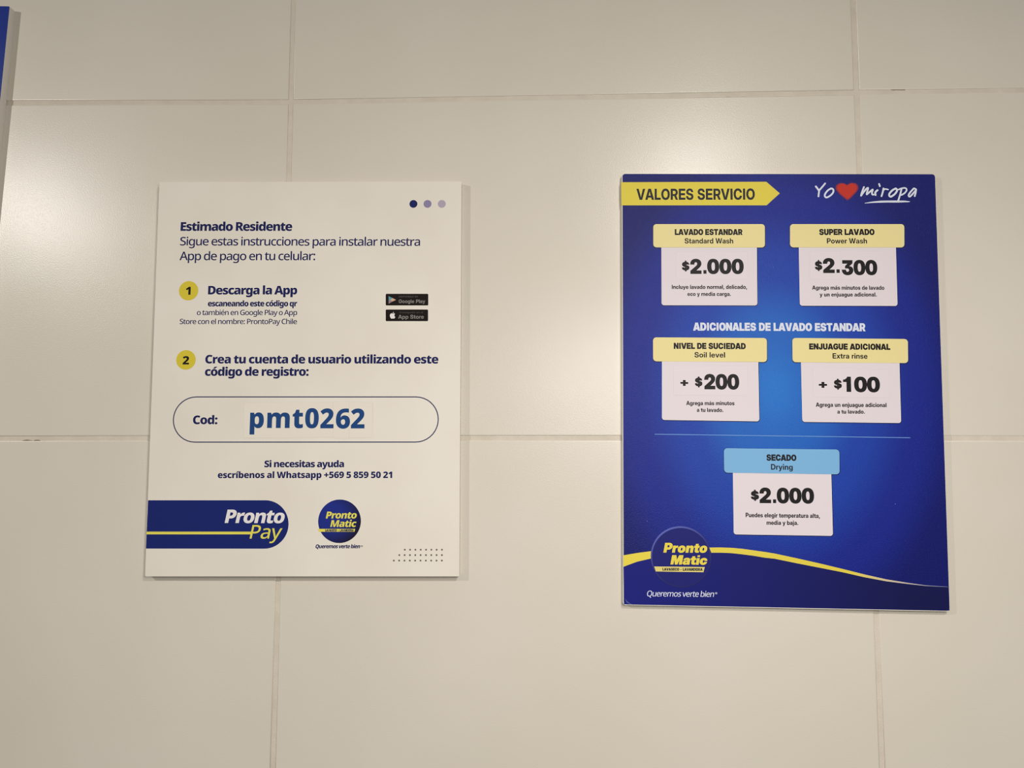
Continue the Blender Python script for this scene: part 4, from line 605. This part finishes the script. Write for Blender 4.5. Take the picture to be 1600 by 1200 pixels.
GROUT_CRACKS = [
    [(0.382, 0.299), (0.385, 0.299), (0.388, 0.299), (0.39, 0.299), (0.393, 0.299), (0.396, 0.299), (0.399, 0.299), (0.401, 0.299), (0.404, 0.299)],
    [(-0.229, -0.003), (-0.226, -0.002), (-0.224, -0.002), (-0.222, -0.002), (-0.219, -0.003), (-0.217, -0.002), (-0.214, -0.002), (-0.212, -0.003), (-0.209, -0.003)],
    [(0.53, 0.304), (0.531, 0.304), (0.533, 0.304), (0.534, 0.304), (0.536, 0.304), (0.537, 0.304), (0.539, 0.304), (0.54, 0.304), (0.542, 0.304)],
]
CREASE = [(-131.43, -178.33), (-129.58, -180.9), (-126.93, -182.67), (-124.29, -183.4), (-127.46, -182.94), (-130.1, -181.69)]
LEFT_EDGE = [(-0.256, 0.389), (-0.26, 0.295)]

# ------------------------------------------------------------------ wall: recessed grout bed with a tile for each field
grout = material('grout', '#cdc4b4', 0.85)
tcg = add_bump(grout, 900, 0.5, 0.0004, 3)
N, K, B = nodes_of(grout)
K.new(color_noise(grout, tcg, '#cfc6b5', '#dbd2c2', 60, 0.3, 0.7, 6), B.inputs['Base Color'])

tile_mat = material('glazed_tile', '#dcd5c6', 0.275, spec=0.38)
tct = add_bump(tile_mat, 1050, 0.28, 0.0003, 2.0, 14, 0.25, 0.0008)
N, K, B = nodes_of(tile_mat)
K.new(color_noise(tile_mat, tct, '#dad3c3', '#dfd8ca', 5), B.inputs['Base Color'])

xs = [q[0] for q in TILE_NODES.values()]
zs = [q[1] for q in TILE_NODES.values()]
X0, X1, Z0, Z1 = min(xs), max(xs), min(zs), max(zs)
gy = 0.0008
bv = [(X0, gy, Z0), (X1, gy, Z0), (X1, gy, Z1), (X0, gy, Z1), (X0, .12, Z0), (X1, .12, Z0), (X1, .12, Z1), (X0, .12, Z1)]
bf = [(0, 1, 2, 3), (5, 4, 7, 6), (4, 0, 3, 7), (1, 5, 6, 2), (3, 2, 6, 7), (4, 5, 1, 0)]
wall = mesh_object('wall_back', bv, bf, grout, kind='structure', label='tiled wall with pale recessed grout joints')

GAP = 0.0021
PROFILE = [(0.0, 0.0012)] + [(0.0010 * (1 - math.cos(math.radians(a))), 0.0008 * (1 - math.sin(math.radians(a)))) for a in (8, 26, 44, 62, 78, 90)]   # inset, depth


def tile(c, tilt):
    """c: corner nodes BL BR TR TL; a slab with softly rounded rim."""
    cx = sum(q[0] for q in c) / 4
    cz = sum(q[1] for q in c) / 4
    sgn = [(1, 1), (-1, 1), (-1, -1), (1, -1)]
    verts, faces = [], []
    for inset, dep in [(0.0, 0.006)] + PROFILE:
        for (x, z), (sx, sz) in zip(c, sgn):
            g = GAP + inset
            vx, vz = x + sx * g, z + sz * g
            verts.append((vx, dep + tilt[0] * (vx - cx) + tilt[1] * (vz - cz), vz))
    rings = len(verts) // 4
    for r in range(rings - 1):
        for i in range(4):
            j = (i + 1) % 4
            faces.append((r * 4 + i, r * 4 + j, r * 4 + 4 + j, r * 4 + 4 + i))
    b = (rings - 1) * 4
    faces.append((b, b + 1, b + 2, b + 3))
    faces.append((3, 2, 1, 0))
    o = mesh_object('tile', verts, faces, tile_mat, wall)
    o.data.polygons.foreach_set('use_smooth', [8 <= i < len(faces) - 2 for i in range(len(faces))])
    return o


for i in range(-2, 3):
    for j in range(-2, 2):
        c = [TILE_NODES[(i, j)], TILE_NODES[(i + 1, j)], TILE_NODES[(i + 1, j + 1)], TILE_NODES[(i, j + 1)]]
        tile(c, (random.uniform(-.0006, .0006), random.uniform(-.0008, .0008)))

crack_mat = material('grout_crack_dirt', '#94866f', 0.9)
for pts in GROUT_CRACKS:
    up = [(x, -0.00002 + 0.0004, z + random.uniform(.0001, .0006)) for x, z in pts]
    dn = [(x, -0.00002 + 0.0004, z - random.uniform(.0001, .0005)) for x, z in pts]
    n = len(pts)
    mesh_object('grout_crack', up + dn, [(i, n + i, n + i + 1, i + 1) for i in range(n - 1)], crack_mat, wall, label='short brown crack in the grout joint')

# ------------------------------------------------------------------ inks and papers
foam = material('foam_core', '#dfdad0', 0.7)
paper = material('white_print', '#eae3d5', 0.65, spec=0.25)
tcp = add_bump(paper, 1500, 0.08, 0.0002, 2)
N, K, B = nodes_of(paper)
K.new(color_noise(paper, tcp, '#e8e1d2', '#ede7da', 12), B.inputs['Base Color'])
INK = {
    'navy': material('navy_ink', '#1b2258'),
    'black': material('black_ink', '#1d1a1c'),
    'soft_black': material('soft_black_ink', '#241f22'),
    'code': material('steel_blue_ink', '#1f477f'),
    'yellow': material('yellow_ink', '#dcc93e'),
    'logo_yellow': material('logo_yellow_ink', '#e6dc5c'),
    'white': material('white_ink', '#ece8e4'),
    'grey': material('grey_ink', '#8d8983'),
    'dim': material('dim_grey_ink', '#4c4845'),
    'frame': material('frame_ink', '#3b4062'),
    'dot_navy': material('dot_navy_ink', '#1c2560'),
    'dot_mauve': material('dot_mauve_ink', '#8f87a8'),
    'dot_lilac': material('dot_lilac_ink', '#b3a9b8'),
    'dots': material('dotted_ink', '#6f6764'),
    'band': material('band_blue_ink', '#15246c'),
    'badge': material('badge_black', '#1a1412'),
    'teal': material('teal_ink', '#5f9aa6'),
    'rose': material('rose_ink', '#9a7f8c'),
    'peach': material('peach_ink', '#cfae90'),
}
sticker = material('sticker_film', '#ece5d7', 0.5)
rim_shade = material('sticker_edge', '#dcd3c2', 0.6)


def board(name, data, label, group=None, grow=(0, 0), corner=1.5, lean=0.0):
    """Empty at the board's centre on the wall; local X right, Y up, Z out into the room."""
    o = bpy.data.objects.new(name, None)
    o.empty_display_size = 0.02
    cx, cz = data['centre']
    o.matrix_world = (Matrix.Translation((cx, 0, cz)) @ Matrix.Rotation(math.pi / 2, 4, 'X')
                      @ Matrix.Rotation(math.radians(data['angle']), 4, 'Z') @ Matrix.Rotation(lean, 4, 'X'))
    COL.objects.link(o)
    o['label'] = label
    o['category'] = 'sign'
    if group:
        o['group'] = group
    tl, tr, br, bl = [list(q) for q in data['corners']]
    tl[0] -= grow[0]; bl[0] -= grow[0]          # foam a little larger than its print at the left and foot
    bl[1] -= grow[1]; br[1] -= grow[1]
    core = [tl, tr, br, bl]
    out = rounded(core, corner, 4)
    t = (data['t'] - 0.15) / 1000
    n = len(out)
    inn = rounded(shifted(core, 0, 0, -0.12), corner, 4)
    verts = [(x / 1000, y / 1000, 0.0) for x, y in out] + [(x / 1000, y / 1000, t - .0003) for x, y in out] + [(x / 1000, y / 1000, t) for x, y in inn]
    faces = [tuple(range(n))[::-1], tuple(range(2 * n, 3 * n))]
    for r in (0, 1):
        faces += [(r * n + i, r * n + (i + 1) % n, (r + 1) * n + (i + 1) % n, (r + 1) * n + i) for i in range(n)]
    mesh_object('foam_core', verts, faces, foam, o, label='pale foam core seen at the edge')
    return o


# ------------------------------------------------------------------ the cream instruction board
t = WHITE['t']
notice = board('instruction_board', WHITE,
               'cream white instruction board with navy text and a code in a rounded frame')
flat('printed_sheet', [rounded(WHITE['corners'], 1.0, 3)], t, paper, notice)
for line, ink, lab in WHITE_LINES:
    lettering(line, t + .10, INK[ink], notice, lab)
for (cx, cy, r), line, word in NUMBERS:
    d = flat('number_dot', [circle(cx, cy, r)], t + .08, INK['yellow'], notice, 'yellow dot with the figure %s' % word)
    lettering(line, t + .16, INK['black'], d)
for key, (cx, cy, ink) in enumerate(DOTS):
    flat('corner_dot', [circle(cx, cy, 3.45, 28)], t + .08, INK[ink], notice,
         ('navy dot in the upper right corner', 'mauve dot between the navy and the lilac dot', 'pale lilac dot nearest the right edge')[key])
# rounded frame around the code
r = abs(CODE_FRAME[0][1] - CODE_FRAME[3][1]) / 2


def pill(pts, off, left=True, n=18):
    (x0, y0), (x1, y1), (x2, y2), (x3, y3) = pts
    rl, rr = abs(y0 - y3) / 2, abs(y1 - y2) / 2
    out = []
    cx, cy = x1 - rr, (y1 + y2) / 2
    if left:
        dx, dy = x0 + rl, (y0 + y3) / 2
        for i in range(n + 1):
            a = math.pi / 2 + math.pi * i / n
            out.append((dx + (rl - off) * math.cos(a), dy + (rl - off) * math.sin(a)))
    else:
        out += [(x0 + off, y0 - off), (x3 + off, y3 + off)]
        cx, cy = x1, (y1 + y2) / 2
    for i in range(n + 1):
        a = -math.pi / 2 + math.pi * i / n
        out.append((cx + (rr - off) * math.cos(a), cy + (rr - off) * math.sin(a)))
    return out


outer, inner = pill(CODE_FRAME, 0), pill(CODE_FRAME, .85)
flat('code_frame', [outer, inner], t + .08, INK['frame'], notice, 'thin navy rounded outline around the code', odd=True)
for k, q in enumerate(CODE_STICKER):
    q = [tuple(p) for p in q]
    rim = flat('code_sticker', [shifted(q, 0, 0, .12)], t + .08 + .03 * k, rim_shade, notice, 'clear patch stuck over the printed code')
    flat('patch_film', [q], t + .10 + .03 * k, sticker, rim)
for line in CODE:
    lettering(line, t + .24, INK['code'], notice, 'large steel blue code figures')
for k, (q, line, small) in enumerate(STORE):
    b = flat('shop_badge', [rounded(q, .8, 3)], t + .08, INK['badge'], notice,
             ('upper black badge with a coloured triangle', 'lower black badge with a pale apple')[k])
    lettering(line, t + .16, INK['grey'], b)
    lettering(small, t + .16, INK['dim'], b)
    if k == 0:
        for q2, ink in zip(PLAY_ICON, ('teal', 'rose', 'peach')):
            flat('triangle_piece', [q2], t + .16, INK[ink], b)
    else:
        flat('apple_shape', [APPLE_ICON[0]], t + .16, INK['white'], b)
        flat('apple_leaf', [APPLE_ICON[1]], t + .16, INK['white'], b)
band = flat('logo_band', [pill(BAND, 0, left=False, n=24)], t + .08, INK['band'], notice, 'blue band with a round end and a white and yellow wordmark')
flat('stripe', [BAND_STRIPE], t + .14, INK['logo_yellow'], band, 'thin yellow stripe')
lettering(BAND_WORDS[0], t + .20, INK['white'], band, 'white slanted word')
lettering(BAND_WORDS[1], t + .20, INK['logo_yellow'], band, 'yellow slanted word')

disc_mat = material('logo_disc_ink', '#1f2c80', 0.5)
N, K, B = nodes_of(disc_mat)
tcd = N.new('ShaderNodeTexCoord')
mp = N.new('ShaderNodeMapping')
mp.inputs['Location'].default_value = (-(WDISC[0] - 7) / 1000, -(WDISC[1] + 4) / 1000, 0)
K.new(tcd.outputs['Object'], mp.inputs['Vector'])
ln = N.new('ShaderNodeVectorMath')
ln.operation = 'LENGTH'
K.new(mp.outputs['Vector'], ln.inputs[0])
mr = N.new('ShaderNodeMapRange')
mr.inputs['From Min'].default_value = 0.012
mr.inputs['From Max'].default_value = 0.027
K.new(ln.outputs['Value'], mr.inputs['Value'])
cr = N.new('ShaderNodeValToRGB')
cr.color_ramp.elements[0].color = srgb('#1e2d86')
cr.color_ramp.elements[1].color = srgb('#161225')
K.new(mr.outputs['Result'], cr.inputs['Fac'])
K.new(cr.outputs['Color'], B.inputs['Base Color'])
disc = flat('round_logo', [circle(*WDISC, 48)], t + .08, disc_mat, notice, 'round blue emblem with two slanted yellow words')
for line in WDISC_WORDS:
    lettering(line, t + .20, INK['logo_yellow'], disc)
flat('ribbon', [WRIBBON], t + .14, INK['logo_yellow'], disc)
lettering(WRIBBON_TEXT, t + .20, INK['navy'], disc)
lettering(WMOTTO, t + .10, INK['navy'], notice, 'small slanted motto under the round emblem')
lettering(WMOTTO_MARK, t + .10, INK['navy'], notice, 'tiny registered mark after the motto')
flat('dot_grid', [circle(x, y, .78, 10) for x, y in DOT_GRID], t + .08, INK['dots'], notice,
     'three short rows of tiny grey dots', kind='stuff')

# ------------------------------------------------------------------ the blue price board
blue = material('blue_laminate', '#1b2568', 0.42, spec=0.22)
tcb = add_bump(blue, 1900, 0.55, 0.00035, 2)
N, K, B = nodes_of(blue)
mp = N.new('ShaderNodeMapping')
mp.vector_type = 'POINT'
mp.inputs['Location'].default_value = (0.006 / 0.125, 0.003 / 0.17, 0)
mp.inputs['Scale'].default_value = (1 / 0.125, 1 / 0.17, 0)
K.new(tcb.outputs['Object'], mp.inputs['Vector'])
ln = N.new('ShaderNodeVectorMath')
ln.operation = 'LENGTH'
K.new(mp.outputs['Vector'], ln.inputs[0])
cr = N.new('ShaderNodeValToRGB')
cr.color_ramp.interpolation = 'EASE'
stops = [(0.0, '#1f74cc'), (0.30, '#1b62be'), (0.60, '#173fa6'), (0.95, '#142489'), (1.25, '#0f1768')]
cr.color_ramp.elements[0].position = 0
cr.color_ramp.elements[0].color = srgb(stops[0][1])
cr.color_ramp.elements[1].position = 1
cr.color_ramp.elements[1].color = srgb(stops[-1][1])
for pos, c in stops[1:-1]:
    e = cr.color_ramp.elements.new(pos / 1.25)
    e.color = srgb(c)
mr = N.new('ShaderNodeMapRange')
mr.inputs['From Max'].default_value = 1.25
K.new(ln.outputs['Value'], mr.inputs['Value'])
K.new(mr.outputs['Result'], cr.inputs['Fac'])
# tiny dust specks on the laminate
vo = N.new('ShaderNodeTexVoronoi')
vo.inputs['Scale'].default_value = 55
K.new(tcb.outputs['Object'], vo.inputs['Vector'])
lt = N.new('ShaderNodeMath')
lt.operation = 'LESS_THAN'
lt.inputs[1].default_value = 0.02
K.new(vo.outputs['Distance'], lt.inputs[0])
mx = N.new('ShaderNodeMix')
mx.data_type = 'RGBA'
mx.inputs['B'].default_value = srgb('#8f93b8')
K.new(lt.outputs[0], mx.inputs['Factor'])
K.new(cr.outputs['Color'], mx.inputs['A'])
K.new(mx.outputs['Result'], B.inputs['Base Color'])

lam = lambda n, c, r=0.5: material(n, c, r, spec=0.18)
PK = {
    'yellow': lam('arrow_yellow', '#e2d04c'),
    'tab': lam('tab_yellow', '#eadc9c'),
    'tab_blue': lam('tab_blue', '#7db4dd'),
    'card': lam('card_white', '#e2d9dc'),
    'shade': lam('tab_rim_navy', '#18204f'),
    'ink': lam('price_ink', '#1c191b'),
    'head': lam('header_ink', '#262630'),
    'pale': lam('pale_lettering', '#dbe0ec'),
    'rule': lam('rule_blue', '#6f9ad2'),
    'swoosh': lam('swoosh_yellow', '#e8d44e'),
    'red': lam('heart_red', '#c23427'),
    'heart_rim': lam('heart_rim_red', '#8c2f45'),
    'disc': lam('emblem_navy', '#1b2070'),
    'film': lam('price_sticker_film', '#e3dadd'),
    'film_edge': lam('price_sticker_edge', '#d3c9cc'),
}
t = BLUE['t']
price = board('price_board', BLUE,
              'blue laundry price board with a yellow header arrow, five price cards and a red heart', grow=(0.7, 0.7), corner=2.2)
price_sheet = flat('printed_sheet', [rounded(BLUE['corners'], 2.4, 4)], t, blue, price)
field_mat = lam('deep_navy_field', '#151a66')
N, K, B = nodes_of(field_mat)
tcs = N.new('ShaderNodeTexCoord')
sx = N.new('ShaderNodeSeparateXYZ')
K.new(tcs.outputs['Object'], sx.inputs[0])
mr = N.new('ShaderNodeMapRange')
mr.inputs['From Min'].default_value = -0.14
mr.inputs['From Max'].default_value = 0.10
K.new(sx.outputs['X'], mr.inputs['Value'])
cr = N.new('ShaderNodeValToRGB')
cr.color_ramp.elements[0].color = srgb('#181d7c')
cr.color_ramp.elements[1].color = srgb('#12164c')
K.new(mr.outputs['Result'], cr.inputs['Fac'])
K.new(cr.outputs['Color'], B.inputs['Base Color'])
field = flat('lower_field', [LOWER_FIELD], t + .05, field_mat, price, 'darker navy field below the yellow swoosh')

arrow = flat('header_arrow', [ARROW], t + .10, PK['yellow'], price, 'yellow header strip pointing right')
lettering(ARROW_TEXT, t + .16, PK['head'], arrow)

for k, (r, pts) in enumerate(SCRIPT_STROKES):
    merged = []
    for c in stroke(pts, r):      # orient every piece the same way so that overlaps stay filled
        a = sum(c[i][0] * c[(i + 1) % len(c)][1] - c[(i + 1) % len(c)][0] * c[i][1] for i in range(len(c)))
        merged.append(c if a > 0 else c[::-1])
    flat('brush_stroke', merged, t + .12 + .004 * k, PK['pale'], price, 'white brush stroke of the handwriting beside the heart')
flat('underline', [UNDERLINE], t + .10, PK['pale'], price, 'white brush underline')
hc = (sum(q[0] for q in HEART) / len(HEART), sum(q[1] for q in HEART) / len(HEART))
heart = flat('heart', [[(hc[0] + (x - hc[0]) * 1.07, hc[1] + (y - hc[1]) * 1.07) for x, y in HEART]], t + .08, PK['heart_rim'], price, 'small red heart')
flat('heart_fill', [[(hc[0] + (x - hc[0]) * .93, hc[1] + (y - hc[1]) * .93) for x, y in HEART]], t + .12, PK['red'], heart)

lettering(SUBTITLE, t + .10, PK['pale'], price, 'pale subtitle between the upper and middle cards')
flat('rule_line', [RULE], t + .08, PK['rule'], price, 'thin pale blue rule above the light blue tab')

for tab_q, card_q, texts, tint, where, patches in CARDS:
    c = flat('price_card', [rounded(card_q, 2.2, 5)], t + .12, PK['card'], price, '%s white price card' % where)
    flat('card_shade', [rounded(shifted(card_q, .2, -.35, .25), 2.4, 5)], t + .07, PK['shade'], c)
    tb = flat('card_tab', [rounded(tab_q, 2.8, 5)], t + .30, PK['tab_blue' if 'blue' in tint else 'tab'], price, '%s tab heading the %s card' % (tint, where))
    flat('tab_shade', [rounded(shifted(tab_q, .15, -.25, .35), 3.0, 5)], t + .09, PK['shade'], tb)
    for q in patches:
        s = flat('price_sticker', [shifted(q, 0, 0, .1)], t + .16, PK['film_edge'], c)
        # the film itself, a hair smaller than its edge line
        flat('price_film', [q], t + .19, PK['film'], c)
    for line, on_tab in texts:
        lettering(line, (t + .36) if on_tab else (t + .25), PK['ink'], tb if on_tab else c)

flat('corner_crease', [CREASE], t + .08, lam('crease_grey', '#5b6390'), price, 'pale crease across the lower left corner')
flat('swoosh', [SWOOSH_LEFT], t + .10, PK['swoosh'], price, 'short yellow swoosh left of the emblem')
sw = bpy.data.materials.new('swoosh_fading_yellow')
sw.use_nodes = True
N, K, B = nodes_of(sw)
tcs = N.new('ShaderNodeTexCoord')
sx = N.new('ShaderNodeSeparateXYZ')
K.new(tcs.outputs['Object'], sx.inputs[0])
mr = N.new('ShaderNodeMapRange')
mr.inputs['From Min'].default_value = 0.055
mr.inputs['From Max'].default_value = 0.13
K.new(sx.outputs['X'], mr.inputs['Value'])
cr = N.new('ShaderNodeValToRGB')
cr.color_ramp.elements[0].color = srgb('#e2cf46')
cr.color_ramp.elements[1].color = srgb('#8a93b5')
e = cr.color_ramp.elements.new(0.45)
e.color = srgb('#cdbfa6')
K.new(mr.outputs['Result'], cr.inputs['Fac'])
K.new(cr.outputs['Color'], B.inputs['Base Color'])
B.inputs['Roughness'].default_value = 0.42
flat('swoosh', [list(SWOOSH_RIGHT[0]) + list(SWOOSH_RIGHT[1])[::-1]], t + .10, sw, price, 'long tapering yellow swoosh right of the emblem')

emblem_rim = bpy.data.materials.new('emblem_rim_ink')
emblem_rim.use_nodes = True
N, K, B = nodes_of(emblem_rim)
tcs = N.new('ShaderNodeTexCoord')
mp = N.new('ShaderNodeMapping')
mp.inputs['Location'].default_value = (-BDISC[0] / 1000, -BDISC[1] / 1000, 0)
K.new(tcs.outputs['Object'], mp.inputs['Vector'])
dt = N.new('ShaderNodeVectorMath')
dt.operation = 'DOT_PRODUCT'
dt.inputs[1].default_value = (-0.5 / 0.0249, 0.85 / 0.0249, 0)
K.new(mp.outputs['Vector'], dt.inputs[0])
cr = N.new('ShaderNodeValToRGB')
cr.color_ramp.elements[0].position = 0.0
cr.color_ramp.elements[0].color = srgb('#141743')
cr.color_ramp.elements[1].position = 1.0
cr.color_ramp.elements[1].color = srgb('#4f5bb0')
e = cr.color_ramp.elements.new(0.5)
e.color = srgb('#1b2070')
mr = N.new('ShaderNodeMapRange')
mr.inputs['From Min'].default_value = -1
mr.inputs['From Max'].default_value = 1
K.new(dt.outputs['Value'], mr.inputs['Value'])
K.new(mr.outputs['Result'], cr.inputs['Fac'])
K.new(cr.outputs['Color'], B.inputs['Base Color'])
B.inputs['Roughness'].default_value = 0.42
emblem = flat('round_emblem', [circle(*BDISC, 56)], t + .12, emblem_rim, price, 'round navy emblem with two slanted yellow words')
flat('emblem_disc', [circle(BDISC[0] + .25, BDISC[1] - .5, BDISC[2] - .95, 56)], t + .15, PK['disc'], emblem)
for line in BDISC_WORDS:
    lettering(line, t + .24, PK['swoosh'], emblem)
flat('ribbon', [BRIBBON], t + .20, lam('ribbon_yellow', '#dfd07a'), emblem)
lettering(BRIBBON_TEXT, t + .26, PK['head'], emblem)
lettering(BMOTTO, t + .12, PK['pale'], price, 'pale slanted motto under the emblem')
lettering(BMOTTO_MARK, t + .12, PK['pale'], price, 'tiny registered mark after the motto')

# ------------------------------------------------------------------ the blue board cut by the left edge of the photograph
(ex0, ez0), (ex1, ez1) = LEFT_EDGE
ang = math.degrees(math.atan2(ez0 - ez1, ex0 - ex1)) - 90
wl, hl = 0.266, 0.366
ca, sa = math.cos(math.radians(ang)), math.sin(math.radians(ang))
# top right corner of the face sits at LEFT_EDGE[0]
ccx = ex0 - (wl / 2 * ca - hl / 2 * sa)
ccz = ez0 - (wl / 2 * sa + hl / 2 * ca)
side = {'centre': (ccx, ccz), 'angle': ang, 't': 8.0,
        'corners': [(-wl * 500, hl * 500), (wl * 500, hl * 500), (wl * 500, -hl * 500), (-wl * 500, -hl * 500)]}
side_board = board('blue_board', side, 'dark blue board at the far left edge, only its right side in view', corner=.8)
plain = lam('plain_blue_laminate', '#17318a', 0.36)
add_bump(plain, 1900, 0.3, 0.0003, 2)
flat('printed_sheet', [rounded(side['corners'], 1.0, 3)], 8.0, plain, side_board)
